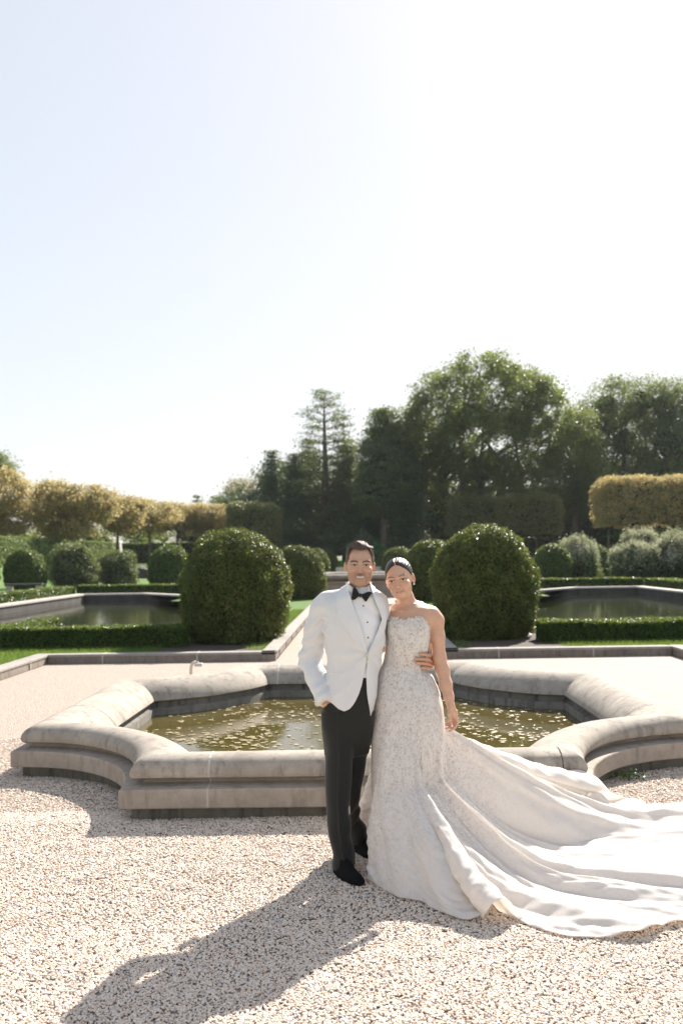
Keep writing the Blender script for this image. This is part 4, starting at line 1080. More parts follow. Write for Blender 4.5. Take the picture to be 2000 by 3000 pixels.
UL = [1006, 1018, 1025, 1030, 1039, 1049, 1057, 1065, 1072, 1075.5, 1075.5, 1067, 1064, 1060, 1051, 1043, 1034, 1023, 1006, 960]
UR = [1082, 1086, 1093, 1101, 1112, 1119, 1110, 1098, 1083, 1076.5, 1076.5, 1071.5, 1072, 1073, 1074.5, 1077, 1080, 1082, 1083, 1086]
def uv_of(P):
    k = F_PX / P[:, 1]; a = (P[:, 0] - .03) * k; b = (H_CAM - P[:, 2]) * k
    return CX + a + ROLL * b, CY + b - ROLL * a
def front_cut(P):
    u, v = uv_of(P); xl = np.interp(v, V_CUT, UL); xr = np.interp(v, V_CUT, UR)
    d = np.maximum(xl - u, u - xr) / 535.
    return np.maximum(d, P[:, 1] - (GY - .015))
def hem(P):
    u, v = uv_of(P)
    hf = np.interp(u, [900, 940, 948, 973, 990, 1008, 1025, 1040, 1060, 1092, 1130], [2062, 2058, 2050, 2061, 2077, 2085, 2085, 2092, 2098, 2099, 2099])
    hf = np.where(P[:, 1] > GY + .02, 2088, hf)
    return (v - hf) / 535.
def jacket_solid(P):
    d = torso_j(P)
    # shoulder yokes
    d = smin(d, chain(P, P3((1015, 1745, 5.44), (960, 1766, 5.45), (941, 1779, 5.46)), [.045, .058, .055], .03), .035)
    d = smin(d, chain(P, P3((1088, 1745, 5.44), (1106, 1764, 5.45), (1108, 1785, 5.47)), [.042, .048, .050], .03), .03)
    return d
def jacket_f(P):
    b = jacket_solid(P); a = sleeve_r(P); c = sleeve_l(P)
    k = np.where(P[:, 2] > at(0, 1815, GY)[2], .016, .004).astype(np.float32)
    d = smin(b, a, k); d = smin(d, c, .02); fl = ell(P, at(937, 2040, 5.52), (.028, .012, .055), np.array(Matrix.Rotation(.15, 3, 'Y'))); d = smin(d, fl, .012)
    d = d + wrinkle(P)
    d = smax(d, -(d + .012), .002)
    d = smax(d, -front_cut(P), .003)
    isarm = (a < b - .004)
    d = np.where(isarm, d, smax(d, hem(P).astype(np.float32), .004))
    return d
J_LO, J_HI = (-.36, 5.22, .78), (.42, 5.80, 1.62)
V, Q = implicit(jacket_f, J_LO, J_HI, .0042, 1)
jacket = mesh_np('jacket', V - GL, Q, MS['jacket'], groom, True)
# shawl lapels
LO_L = np.interp; VL = [1700, 1725, 1760, 1800, 1840, 1865, 1885, 1906, 1914]
OL = [1003, 996, 984, 988, 1010, 1027, 1042, 1068, 1075]; OR = [1090, 1100, 1124, 1136, 1129, 1119, 1106, 1084, 1077]
for side in (0, 1):
    def lap(P, side=side):
        u, v = uv_of(P); d = smin(jacket_solid(P) + wrinkle(P), P[:, 0] * 0 + 9, .01) - .0040
        sh = np.abs(d) - .0036
        if side == 0: r = np.maximum(np.interp(v, VL, OL) - u, u - np.interp(v, V_CUT, UL) - 1) / 535.
        else: r = np.maximum(u - np.interp(v, VL, OR), np.interp(v, V_CUT, UR) - 1 - u) / 535.
        r = np.maximum(r, (v - 1912) / 535.); r = np.maximum(r, (1704 - v) / 535.); r = np.maximum(r, P[:, 1] - (GY + .0))
        return smax(sh, r.astype(np.float32), .002)
    V, Q = implicit(lap, (-.2, 5.22, 1.1), (.26, 5.46, 1.60), .003, 1)
    mesh_np('lapel', V - GL, Q, MS['lapel'], groom, True)
def shirt_f(P):
    d = jacket_solid(P) + .013
    u, v = uv_of(P); n = vnoise(P * [1, 1, 1], 51, 9)
    pl = np.sin((u - np.interp(v, [1740, 1915], [1055, 1076])) * .0 + 0) 
    c = np.interp(v, [1735, 1915, 2000], [1056, 1075, 1070])
    d = d - .0025 * np.exp(-((u - c) / 5.5) ** 2) - .0022 * np.sin(P[:, 2] * 60 + (u - c) * .09 + 2 * n) * np.clip((v - 1745) / 40, 0, 1)
    return np.maximum(d, (v - 1986) / 535.).astype(np.float32)
V, Q = implicit(shirt_f, (-.2, 5.24, 1.0), (.26, 5.60, 1.60), .0035, 1)
shirt = mesh_np('shirt', V - GL, Q, MS['shirt'], groom, True)
# shirt collar: band with a front opening
NK = P3((1052, 1735, 5.435), (1053, 1695, 5.425))
def collar_f(P):
    u, v = uv_of(P); t = (P[:, 2] - NK[0][2]); c = NK[0] + (NK[1] - NK[0]) * (t / (NK[1][2] - NK[0][2]))[:, None]
    q = np.sqrt(((P[:, 0] - c[:, 0]) / 1.0) ** 2 + ((P[:, 1] - c[:, 1]) / 1.12) ** 2) - (.0665 - .035 * t)
    d = np.abs(q) - .0032
    top = np.interp(u, [1005, 1014, 1032, 1045, 1058, 1072, 1082, 1100], [1702, 1704, 1719, 1730, 1731, 1722, 1714, 1710]); top = np.where(P[:, 1] > 5.43, 1704, top)
    d = np.maximum(d, (top - v) / 540.); d = np.maximum(d, (v - 1752) / 540.)
    return d.astype(np.float32)
V, Q = implicit(collar_f, (-.10, 5.32, 1.42), (.12, 5.55, 1.60), .0028, 1)
col = mesh_np('collar', V - GL, Q, MS['shirt'], groom, True)
slab('collar_flap', [(1011, 1703), (1028, 1719), (1046, 1735), (1038, 1744), (1029, 1757), (1018, 1738)], 5.352, .006, MS['shirt'], groom, GL)
slab('collar_flap', [(1080, 1717), (1076, 1726), (1062, 1737), (1066, 1744), (1078, 1753), (1088, 1738)], 5.352, .006, MS['shirt'], groom, GL)
slab('bow_tie', [(1051, 1739), (1046, 1728), (1039, 1719), (1034, 1722), (1031, 1738), (1029, 1755), (1031, 1758), (1040, 1756), (1047, 1750), (1053, 1745), (1058, 1748), (1063, 1754), (1070, 1763), (1073, 1762), (1080, 1751), (1089, 1737), (1088, 1733), (1078, 1733), (1066, 1738), (1058, 1741)], 5.330, .022, MS['tie'], groom, GL, bev=.007)
V, Q = implicit(lambda P: ell(P, at(1055, 1744, 5.318), (.0095, .010, .011)), (.0, 5.29, 1.46), (.06, 5.345, 1.52), .002); mesh_np('tie_knot', V - GL, Q, MS['tie'], groom, True)
for u, v in ((1064, 1775), (1076, 1823), (1078, 1868)):
    p = at(u, v, 5.30); V, Q = implicit(lambda P: ell(P, p + [0, .0 if v > 1800 else .012, 0], (.0045, .006, .0045)), p - .02, p + .035, .0016); mesh_np('shirt_stud', V - GL, Q, MS['stud'], groom, True)
for u, v, y in ((1073, 1921, 5.305),):
    p = at(u, v, y); V, Q = implicit(lambda P: ell(P, p, (.010, .005, .010)), p - .02, p + .02, .002); mesh_np('button', V - GL, Q, MS['button'], groom, True)
p = at(937.5, 2039, 5.335); V, Q = implicit(lambda P: ell(P, p, (.006, .006, .006)), p - .015, p + .015, .0015); mesh_np('cuff_button', V - GL, Q, MS['button'], groom, True)
def welt(P):
    u, v = uv_of(P); d = jacket_solid(P) + wrinkle(P) - .0005
    return np.maximum(np.maximum(np.abs(d) - .0022, np.abs(u - 990) / 535. - .040), np.maximum(np.abs(v - 1972 + (u - 990) * .06) / 535. - .0045, P[:, 1] - GY)).astype(np.float32)
V, Q = implicit(welt, (-.2, 5.22, 1.02), (.02, 5.46, 1.14), .0024, 1); mesh_np('pocket_welt', V - GL, Q, MS['lapel'], groom, True)
# trousers
pocket = at(966, 2112, 5.375)
hip = [row(1950, 958, 1105, .095, GY), row(2000, 955, 1098, .102, GY), row(2060, 944, 1094, .112, GY), row(2110, 945, 1092, .108, 5.44), row(2150, 949, 1086, .090, 5.45), row(2205, 956, 1072, .045, 5.47)]
legf = [row(2090, 947, 1035, .10, 5.43), row(2130, 948, 1034, .10, 5.43), row(2193, 954, 1033, .092, 5.42), row(2273, 952, 1031, .082, 5.40), row(2353, 955, 1025, .078, 5.38), row(2417, 960, 1027, .074, 5.36), row(2464, 966, 1031, .072, 5.35), row(2515, 974, 1040, .080, 5.34), row(2538, 977, 1042, .083, 5.34)]
legb = [row(2090, 1005, 1093, .10, 5.47), row(2130, 1008, 1090, .098, 5.48), row(2209, 1008, 1076, .088, 5.53), row(2273, 1003, 1067, .080, 5.57), row(2324, 1000, 1055, .074, 5.61), row(2369, 1000, 1054, .072, 5.66), row(2397, 1002, 1055, .074, 5.70), row(2420, 1010, 1069, .080, 5.72), row(2445, 1018, 1079, .086, 5.73), row(2466, 1020, 1082, .088, 5.73)]
def trouser_f(P):
    d = smin(stack(P, hip, 2.4), ell(P, pocket, (.034, .03, .07)), .03); a = stack(P, legf, 2.1); b = stack(P, legb, 2.1)
    n = vnoise(P, 61, 7)
    z = P[:, 2]
    a = a + .004 * np.sin(z * 38 + P[:, 0] * 30 + 2.5 * n) * np.clip((.42 - z) / .3, .12, 1) * np.clip(1 + n, 0, 1.5)
    b = b + .006 * np.sin(z * 46 - P[:, 0] * 35 + 2.5 * n) * np.clip((.55 - z) / .35, .1, 1) * np.clip(1 + n, 0, 1.5)
    # pressed front crease
    for S, L in ((legf, 'a'), (legb, 'b')):
        R = np.array(S); cx = np.interp(z, R[::-1, 0], R[::-1, 1]); cr = .007 * np.exp(-((P[:, 0] - cx - .004) / .007) ** 2) * (P[:, 1] < 5.6)
        if L == 'a': a = a - cr
    d = smin(d, smin(a, b, .012), .035)
    ho = d + .011
    return np.where(z < .35, smax(d, -ho, .002), d)
V, Q = implicit(trouser_f, (-.24, 5.20, .02), (.17, 5.90, 1.12), .0046, 1)
trousers = mesh_np('trousers', V - GL, Q, MS['trouser'], groom, True)
pts = [at(u, v, y) for u, v, y in ((957, 2085, 5.352), (961, 2114, 5.352), (963, 2193, 5.348), (961, 2273, 5.335), (964, 2353, 5.322), (972, 2417, 5.305), (984, 2464, 5.295), (995, 2500, 5.285))]
mb = MB()
for i, p in enumerate(pts): pass
Vs = []; 
for p in pts:
    for dx in (-.0075, .0075): Vs.append(p + [dx, -.0005 + (dx < 0) * .012, 0] - GL)
# shoes: velvet loafers
def shoe(heel, toe, name):
    h_, t_ = np.array(heel, np.float32), np.array(toe, np.float32); ax = t_ - h_; L = np.linalg.norm(ax); ax /= L; sd = np.array([-ax[1], ax[0], 0], np.float32)
    loc = lambda P: np.stack([(P - h_) @ ax, (P - h_) @ sd, P[:, 2]], 1)
    def f(P):
        q = loc(P)
        d = ell(q, (.055, 0, .035), (.062, .037, .055)); d = smin(d, ell(q, (.155, 0, .018), (.10, .047, .045)), .04); d = smin(d, ell(q, (.225, .0, .012), (.062, .040, .030)), .03)
        d = smin(d, rcone(q, (.095, 0, .085), (.16, 0, .045), .028, .022), .03)
        d = smax(d, -ell(q, (.052, 0, .098), (.052, .026, .050)), .004)
        return smax(d, .006 - q[:, 2], .003)
    def s(P):
        q = loc(P); o = ell(q * [1, 1, 0], (.142, 0, 0), (.142, .044, 1)); hl = np.maximum(np.abs(q[:, 0] - .045) - .045, np.abs(q[:, 1]) - .033)
        a = np.maximum(o, np.abs(q[:, 2] - .012) - .005); b = np.maximum(smax(hl, o, .02), np.abs(q[:, 2] - .008) - .012); return smin(a, b, .004)
    c = (h_ + t_) / 2; lo = np.array([c[0] - .2, c[1] - .2, -.01]); hi = np.array([c[0] + .2, c[1] + .2, .14])
    V, Q = implicit(f, lo, hi, .0035, 1); o = mesh_np('shoe', V - GL, Q, MS['velvet'], groom, True)
    V, Q = implicit(s, lo, hi, .003, 1); mesh_np('sole', V - GL, Q, MS['sole'], o, True)
shoe((-.125, 5.37, 0), (.015, 5.115, 0), 'a')
shoe((-.03, 5.80, 0), (.075, 5.60, 0), 'b')
# body: head, neck, hands, ankles, torso (one skin mesh)
def wristhand(P):
    w = chain(P, P3((942, 2020, 5.40), (954, 2054, 5.372), (962, 2082, 5.415)), [.030, .0255, .026], .01)
    return w
hand_pts = dict(
    th=(P3((1259, 1935, 5.54), (1255, 1914, 5.49), (1258, 1897, 5.468), (1260, 1885, 5.462)), [.013, .0105, .0095, .0078]),
    f1=(P3((1263, 1927, 5.52), (1256, 1920, 5.455), (1241, 1917, 5.413), (1229, 1916, 5.402)), [.0105, .0098, .0088, .0078]),
    f2=(P3((1263, 1937, 5.52), (1255, 1933, 5.452), (1236, 1931, 5.407), (1217, 1930, 5.398)), [.0105, .0100, .0090, .0078]),
    f3=(P3((1261, 1947, 5.52), (1252, 1945, 5.450), (1235, 1943, 5.408), (1219, 1942, 5.400)), [.0105, .0098, .0088, .0076]),
    f4=(P3((1258, 1957, 5.52), (1251, 1957, 5.455), (1242, 1956.5, 5.425), (1234.5, 1956, 5.415)), [.0098, .0088, .0080, .0070]))
def groom_hand(P):
    d = chain(P, P3((1246, 1935, 5.62), (1258, 1938, 5.57), (1262, 1941, 5.53)), [.027, .028, .024], .02)
    d = smin(d, chain(P, P3((1263, 1928, 5.525), (1259, 1955, 5.525)), [.015, .014]), .012)
    fs = None
    for k in ('f1', 'f2', 'f3', 'f4'):
        c = chain(P, *hand_pts[k], .004); fs = c if fs is None else np.minimum(fs, c)
    d = smin(d, fs, .004); return smin(d, chain(P, *hand_pts['th'], .005), .005)
def gbody_fine(P):
    d = head_sdf(in_head(P)); n0, n1 = HO + HR @ np.array([0, .028, -.06]), at(1052, 1745, 5.45)
    d = smin(d, rcone(P, n0, n1, .056, .058), .02)
    return d
V1, Q1 = implicit(gbody_fine, HO + [-.11, -.13, -.20], HO + [.11, .14, .14], .0024, 1)
V2, Q2 = implicit(groom_hand, at(1246, 1935, 5.62) + [-.12, -.28, -.09], at(1246, 1935, 5.62) + [.09, .05, .14], .0022, 1)
def gbody_core(P):
    d = jacket_solid(P) + .03; d = smin(d, chain(P, arm_r, [x - .018 for x in arm_rr], .02), .02); d = smin(d, chain(P, arm_l, [x - .016 for x in arm_lr], .02), .02)
    d = smin(d, wristhand(P), .01); d = smin(d, np.minimum(stack(P, legf, 2.1), stack(P, legb, 2.1)) + .03, .02)
    d = smin(d, chain(P, P3((1000, 2470, 5.345), (1005, 2530, 5.345), (1016, 2560, 5.33)), [.040, .034, .028], .02), .01)
    d = smin(d, chain(P, P3((1036, 2428, 5.72), (1052, 2468, 5.745), (1062, 2480, 5.74)), [.038, .032, .026], .02), .01)
    return d
V3, Q3 = implicit(gbody_core, (-.36, 5.2, .03), (.44, 5.9, 1.56), .0075, 1)
sk = np.array((.57, .345, .235))
V = np.concatenate([V1, V2, V3]); Qa = np.concatenate([Q1, Q2 + len(V1), Q3 + len(V1) + len(V2)])
body = mesh_np('body', V - GL, Qa, MS['skin'], groom, True)
T1 = head_tint(in_head(V1.astype(np.float32))); T2 = np.tile(sk * [1.0, .93, .9], (len(V2), 1)); T3 = np.tile(sk, (len(V3), 1))
set_tint(body, np.concatenate([T1, T2, T3])); eyes(groom, HR, HO, GL)
def in_w(pts): return (np.array(pts) @ HR.T + HO)
tp = in_w([(-.0235, -.0745, -.0570), (-.012, -.0855, -.0635), (0, -.0875, -.0650), (.012, -.0855, -.0635), (.0235, -.0745, -.0570)]).astype(np.float32)
V, Q = implicit(lambda P: chain(P, tp, [.0040, .0062, .0064, .0062, .0040], .003), HO + [-.04, -.11, -.09], HO + [.04, -.05, -.04], .0014, 1)
mesh_np('teeth', V - GL, Q, MS['teeth'], groom, True)
mb = MB(); c0, c1 = at(955.5, 2052, 5.355), at(957, 2057, 5.352)
for k, (u, v) in enumerate(((956, 2052), (958.5, 2059), (961, 2066))):
    c = at(u, v, 5.353); t = np.linspace(0, 2 * math.pi, 20); ax = np.array([.3, 0, -.95]); A = np.array([.95, 0, .3]) ; Bv = np.array([0, 1, 0])
    if k == 1: mb.tube([c + A * math.cos(a) * .0285 + Bv * math.sin(a) * .0285 - GL for a in t], .0028, 6, False)
mb.build('bracelet', MS['gold'], groom, True)
# hair
def ghair(P):
    q = in_head(P); n = vnoise(q * [1, 1, .6], 71, 34) ; n2 = vnoise(q, 72, 60)
    top = np.clip((q[:, 2] - .05) / .05, 0, 1)
    d = ell(q, (0, .016, .034), (.0770, .096, .085)) - .0012 - top * (.0125 + .005 * np.clip(-q[:, 1] / .05, 0, 1)) - (.0035 * n + .002 * n2) * (.35 + top)
    hl = .083 + .010 * np.clip(np.abs(q[:, 0]) / .05, 0, 1.0) - np.clip((np.abs(q[:, 0]) - .052) / .014, 0, 1) * .088
    fr = hl - q[:, 2] - np.clip((q[:, 1] + .055) / .02, 0, 1) * .0
    lim = np.where(q[:, 1] < -.03, hl, np.interp(q[:, 1], [-.03, .0, .02, .09], [-.004, -.012, -.03, -.065]))
    lim = np.where((q[:, 1] < -.045) & (np.abs(q[:, 0]) > .058), .004 + 0 * lim, lim)
    return smax(d, (lim - q[:, 2] + .003 * n).astype(np.float32), .004)
V, Q = implicit(ghair, HO + [-.12, -.14, -.10], HO + [.12, .15, .16], .0026, 1)
hair = mesh_np('hair', V - GL, Q, MS['hair_m'], groom, True)
rs = np.random.RandomState(77); Ph, Nh = scatter(V, Q, 5200, rs); qh = in_head(Ph.astype(np.float32)); outw = qh - [0, .02, .02]; outw /= np.linalg.norm(outw, axis=1)[:, None]
Nw = outw @ HR.T; 
tang = np.array([.35, -.55, .35]) + rs.normal(size=Ph.shape) * .45; L = np.where(qh[:, 2] > .06, .011, .0022)[:, None] * rs.uniform(.5, 1.3, (len(Ph), 1))
dirv = Nw * .75 + tang * .55; dirv /= np.linalg.norm(dirv, axis=1)[:, None]; sd = np.cross(dirv, rs.normal(size=Ph.shape)); sd /= np.linalg.norm(sd, axis=1)[:, None]; wv = .0007
S = np.stack([Ph - sd * wv - dirv * .002, Ph + sd * wv - dirv * .002, Ph + dirv * L], 1).reshape(-1, 3) - GL
mesh_np('hair_strands', S, np.arange(len(S)).reshape(-1, 3), MS['hair_m'], hair)

# ================================================================== BRIDE
BY = 5.5; BL = np.array([.27, 5.5, 0.])
bride = empty('person', tuple(BL)); tag(bride, 'woman with sleek dark hair in strapless lace wedding gown with long train', 'person')
BO = at(1170, 1697, 5.455); BR = rotm(-10.5, -11, 1)
# roll: head leans to picture left
def in_b(P): return (P - BO.astype(np.float32)) @ BR.astype(np.float32)
bt_rows = [row(1768, 1172, 1232, .052, 5.515), row(1780, 1150, 1262, .070, 5.51), row(1800, 1140, 1272, .086, 5.505), row(1825, 1138, 1262, .100, BY), row(1848, 1137, 1256, .112, BY), row(1880, 1134, 1253, .112, BY), row(1916, 1131, 1246, .100, BY), row(1945, 1124, 1241, .093, BY), row(1964, 1117, 1243, .098, BY), row(1990, 1111, 1262, .115, BY), row(2030, 1104, 1280, .13, BY)]
b_arm = P3((1262, 1806, 5.51), (1276, 1818, 5.505), (1281, 1865, 5.50), (1286, 1925, 5.50), (1295, 1962, 5.49), (1305, 2006, 5.46), (1314, 2041, 5.44), (1319, 2066, 5.43)); b_armr = [.046, .043, .0375, .0355, .0375, .0335, .0255, .0205]
b_arm2 = P3((1158, 1806, 5.52), (1148, 1822, 5.54), (1120, 1890, 5.64), (1080, 1925, 5.66), (1045, 1938, 5.62)); b_arm2r = [.042, .040, .034, .028, .022]
HY = 5.425
bh = dict(palm=(P3((1319, 2066, HY), (1328, 2088, HY), (1334, 2106, HY)), [.0205, .0195, .013]), palm2=(P3((1319, 2068, HY), (1322, 2090, HY), (1324, 2104, HY + .01)), [.018, .017, .012]),
          f1=(P3((1334, 2100, HY - .008), (1339, 2117, HY - .016), (1331, 2133, HY - .020), (1316, 2142, HY - .014)), [.0088, .0078, .0070, .0058]),
          f2=(P3((1331, 2102, HY + .006), (1333, 2119, HY + .000), (1321, 2131, HY - .004), (1305, 2134.5, HY)), [.0088, .0076, .0068, .0056]),
          f3=(P3((1327, 2103, HY + .018), (1327, 2117, HY + .014), (1316, 2124, HY + .010), (1304.5, 2125, HY + .012)), [.0084, .0074, .0066, .0055]),
          f4=(P3((1323, 2100, HY + .028), (1321, 2112, HY + .028), (1312, 2118, HY + .026), (1305, 2118, HY + .026)), [.0076, .0066, .0058, .005]),
          th=(P3((1318, 2074, HY - .012), (1315, 2092, HY - .026), (1318, 2108, HY - .032), (1323, 2124, HY - .030)), [.0125, .0105, .0088, .0066]))
def b_hand(P):
    d = smin(chain(P, *bh['palm'], .01), chain(P, *bh['palm2'], .01), .012)
    for k in ('f1', 'f2', 'f3', 'f4', 'th'): d = smin(d, chain(P, *bh[k], .004), .0045)
    return d
def bride_f(P):
    d = stack(P, bt_rows, 2.1)
    d = smin(d, chain(P, P3((1183, 1778, 5.52), (1225, 1783, 5.52), (1262, 1797, 5.515)), [.030, .034, .036], .02), .03)   # trapezius / shoulders
    d = smin(d, chain(P, P3((1180, 1780, 5.52), (1158, 1790, 5.52), (1150, 1800, 5.525)), [.030, .034, .038], .02), .03)
    d = smin(d, chain(P, b_arm, b_armr, .02), .028)
    d = smin(d, chain(P, b_arm2, b_arm2r, .02), .025)
    n0 = BO + BR @ np.array([0, .026, -.06]); n1 = at(1196, 1778, 5.52)
    d = smin(d, rcone(P, n0, n1, .0455, .050), .022)
    # collar bones, breast bone hollow
    d = smin(d, chain(P, P3((1190, 1789, 5.437), (1222, 1786, 5.45), (1256, 1786, 5.485)), [.0065, .0075, .006], .01), .012)
    d = smin(d, chain(P, P3((1178, 1789, 5.437), (1160, 1788, 5.452), (1146, 1791, 5.485)), [.0065, .007, .006], .01), .012)
    d = smax(d, -ell(P, at(1184, 1782, 5.425), (.013, .012, .015)), .018)
    d = smin(d, b_hand(P), .008)
    return smin(d, head_sdf(in_b(P), True), .016)
V, Q = implicit(bride_f, (-.03, 5.28, .72), (.62, 5.80, 1.75), .0025, 1)
bbody = mesh_np('body', V - BL, Q, MS['skin'], bride, True)
qb = in_b(V.astype(np.float32)); bc = np.tile(np.array((.64, .39, .27)), (len(V), 1))
hm = np.linalg.norm(qb - [0, 0, -.01], axis=1) < .135
bc[hm] = head_tint(qb[hm], True)
tip = np.exp(-((V[:, 2] - at(1310, 2130, HY)[2]) / .03) ** 2) * (V[:, 0] > .45); bc = bc * (1 - .35 * tip[:, None]) + np.array((.66, .27, .20)) * .35 * tip[:, None]
set_tint(bbody, bc); eyes(bride, BR, BO, BL, True)
pn = at(1323, 2126, HY - .037); V, Q = implicit(lambda P: ell(P, pn, (.0052, .003, .0075)), pn - .015, pn + .015, .0014); mesh_np('nail', V - BL, Q, MS['nail'], bride, True)
def bhair(P):
    q = in_b(P); x, y, z = q[:, 0], q[:, 1], q[:, 2]
    st = np.sin(np.arctan2(x, z + .02) * 46 + y * 25) * .0006
    d = ell(q, (0, .016, .034), (.0725, .0955, .084)) - .0026 - st
    d = smin(d, ell(q, (.0, .108, -.020), (.040, .034, .040)), .015)
    part = np.exp(-(x / .0035) ** 2) * np.clip((.03 - y) / .05, 0, 1) * np.clip((z - .03) / .02, 0, 1); d = d + part * .006
    hl = .079 - np.clip(np.abs(x) / .06, 0, 1) ** 2 * .026 + .004 * np.exp(-(x / .012) ** 2)
    lim = np.interp(y, [-.10, -.068, -.045, -.02, .0, .02, .05, .10], [.079, .076, .046, .020, .006, -.008, -.045, -.070])
    lim = np.where(y < -.06, np.maximum(lim, hl), lim)
    lim = np.where((y > .085), -.2, lim)
    return smax(d, (lim - z).astype(np.float32), .003)
V, Q = implicit(bhair, BO + [-.13, -.14, -.12], BO + [.14, .20, .15], .0026, 0)
bhr = mesh_np('hair', V - BL, Q, MS['hair_f'], bride, True)
pe = BO + BR @ np.array([.0725, .002, -.040]); V, Q = implicit(lambda P: ell(P, pe, (.005, .0045, .0055)), pe - .012, pe + .012, .0012); mesh_np('earring', V - BL, Q, MS['pearl'], bride, True)
mb = MB(); wc = at(1318, 2061, 5.432); mb.tube([wc + [.0215 * math.cos(a), .0215 * math.sin(a), .003 * math.cos(a)] - BL for a in np.linspace(0, 2 * math.pi, 24)], .0011, 5, False); mb.build('bracelet', MS['gold'], bride, True)

# ---- lace
def lace_mat():
    m, nt = mat_new('ivory_lace'); g = NT(nt); O = g.obj()
    la = g.n('ShaderNodeVertexColor', layer_name='lace').outputs[0]
    la = g.n('ShaderNodeSeparateColor', {0: la}).outputs[0]
    dn = g.noise(O, 22, 3, .6).outputs[1]
    warp = g.n('ShaderNodeVectorMath', {0: g.n('ShaderNodeVectorMath', {0: dn, 1: (.5, .5, .5)}, operation='SUBTRACT').outputs[0], 'Scale': .075}, operation='SCALE').outputs[0]
    W = g.n('ShaderNodeVectorMath', {0: O, 1: warp}, operation='ADD').outputs[0]
    v1 = g.n('ShaderNodeTexVoronoi', {'Vector': W, 'Scale': 52.0}, feature='DISTANCE_TO_EDGE').outputs[0]
    v2 = g.n('ShaderNodeTexVoronoi', {'Vector': W, 'Scale': 150.0}, feature='DISTANCE_TO_EDGE').outputs[0]
    n1 = g.noise(W, 46, 3, .6).outputs[0]
    a = g.ramp(v1, [(.0, (1, 1, 1)), (.10, (1, 1, 1)), (.17, (0, 0, 0))])
    b = g.ramp(n1, [(.48, (0, 0, 0)), (.56, (1, 1, 1))])
    c = g.ramp(v2, [(.0, (1, 1, 1)), (.07, (1, 1, 1)), (.16, (.45, .45, .45))])
    mask = g.math('MAXIMUM', a, g.math('MAXIMUM', b, g.math('MULTIPLY', c, .42)))
    big = g.ramp(g.noise(O, 15, 3, .6, .8).outputs[0], [(.40, (0, 0, 0)), (.62, (1, 1, 1))])
    mask = g.math('MAXIMUM', mask, g.math('MULTIPLY', big, .38))
    nude = g.mix(la, (.88, .845, .80), (.55, .445, .37))
    thread = (.91, .885, .86)
    col = g.mix(g.math('MINIMUM', mask, 1.0), nude, thread)
    h = g.math('ADD', g.math('MULTIPLY', mask, g.math('ADD', g.math('MULTIPLY', la, .8), .2)), g.math('MULTIPLY', g.noise(O, 320, 2).outputs[0], .25))
    p = g.pr(color=col, rough=.8, spec=.15, sheen=.15, normal=g.bump(h, .55, .0035))
    t = g.n('ShaderNodeBsdfTranslucent', {'Color': g.mix(la, (.92, .88, .83), (.84, .74, .65))}).outputs[0]
    f = g.math('SUBTRACT', .50, g.math('MULTIPLY', la, .22))
    g.out(g.n('ShaderNodeMixShader', {0: f, 1: p, 2: t}).outputs[0]); return m
MS['lace'] = lace_mat()
def set_lace(o, val):
    a = o.data.color_attributes.new('lace', 'FLOAT_COLOR', 'POINT'); c = np.ones((len(o.data.vertices), 4), np.float32); c[:, :3] = np.asarray(val)[:, None]; a.data.foreach_set('color', c.ravel())
# bodice
bod_rows = [row(1795, 1136, 1268, .088, 5.500), row(1812, 1133, 1263, .104, 5.495), row(1848, 1131, 1260, .120, 5.492), (row(1880, 1130.5, 1258.5, .120, 5.494)), row(1916, 1127, 1251, .107, BY), row(1942, 1121, 1246, .099, BY), row(1962, 1112, 1247, .104, BY), row(1978, 1107, 1264, .116, BY), row(2000, 1102, 1275, .130, BY), row(2030, 1098, 1288, .142, BY), row(2045, 1096, 1291, .146, BY)]
def bodice_f(P):
    u, v = uv_of(P); d = stack(P, bod_rows, 2.15)
    # two cups
    d = smin(d, ell(P, at(1163, 1845, 5.425), (.048, .040, .052)), .03); d = smin(d, ell(P, at(1225, 1843, 5.425), (.050, .040, .052)), .03)
    th = np.arctan2(P[:, 0] - .27, BY - P[:, 1])
    top = 1813 + 3.2 * np.abs(np.sin(th * 9)) * -1 + 2 * np.sin(th * 31) + 6 * np.exp(-((u - 1184) / 14) ** 2) - 3 * np.exp(-((u - 1232) / 12) ** 2)
    top = np.where(u > 1236, top + (u - 1236) * 1.15, top); top = np.where(P[:, 1] > BY, np.maximum(top, 1835), top)
    rib = .0016 * np.sin(th * 14) * np.clip((v - 1870) / 60, 0, 1)
    d = d + rib
    d = smax(d, -(d + .009), .002)
    return np.maximum(smax(d, ((top - v) / 530.).astype(np.float32), .002), (v - 2040) / 530.).astype(np.float32)
V, Q = implicit(bodice_f, (.05, 5.30, .90), (.52, 5.70, 1.42), .0035, 1)
gown = empty('gown', (0, 0, 0)); gown.parent = bride
bod = mesh_np('bodice', V - BL, Q, MS['lace'], gown, True); set_lace(bod, np.full(len(V), 1.0))
# lace fringe along the neckline
rs = np.random.RandomState(5); Vt = V[(V[:, 2] > np.quantile(V[:, 2], .93))]
u, v = uv_of(V); topm = (P_top := (V[:, 2] > 1.325)) 
cand = V[topm]; idx = rs.choice(len(cand), 900); Pt = cand[idx]; 
LVv, LQq = leaves(Pt + rs.normal(size=Pt.shape) * .003 + [0, 0, .002], np.tile([[0, -1.0, .1]], (len(Pt), 1)), .0042, rs, .5, .6)
fr = mesh_np('lace_trim', LVv - BL, LQq, MS['lace'], gown); set_lace(fr, np.zeros(len(LVv)))

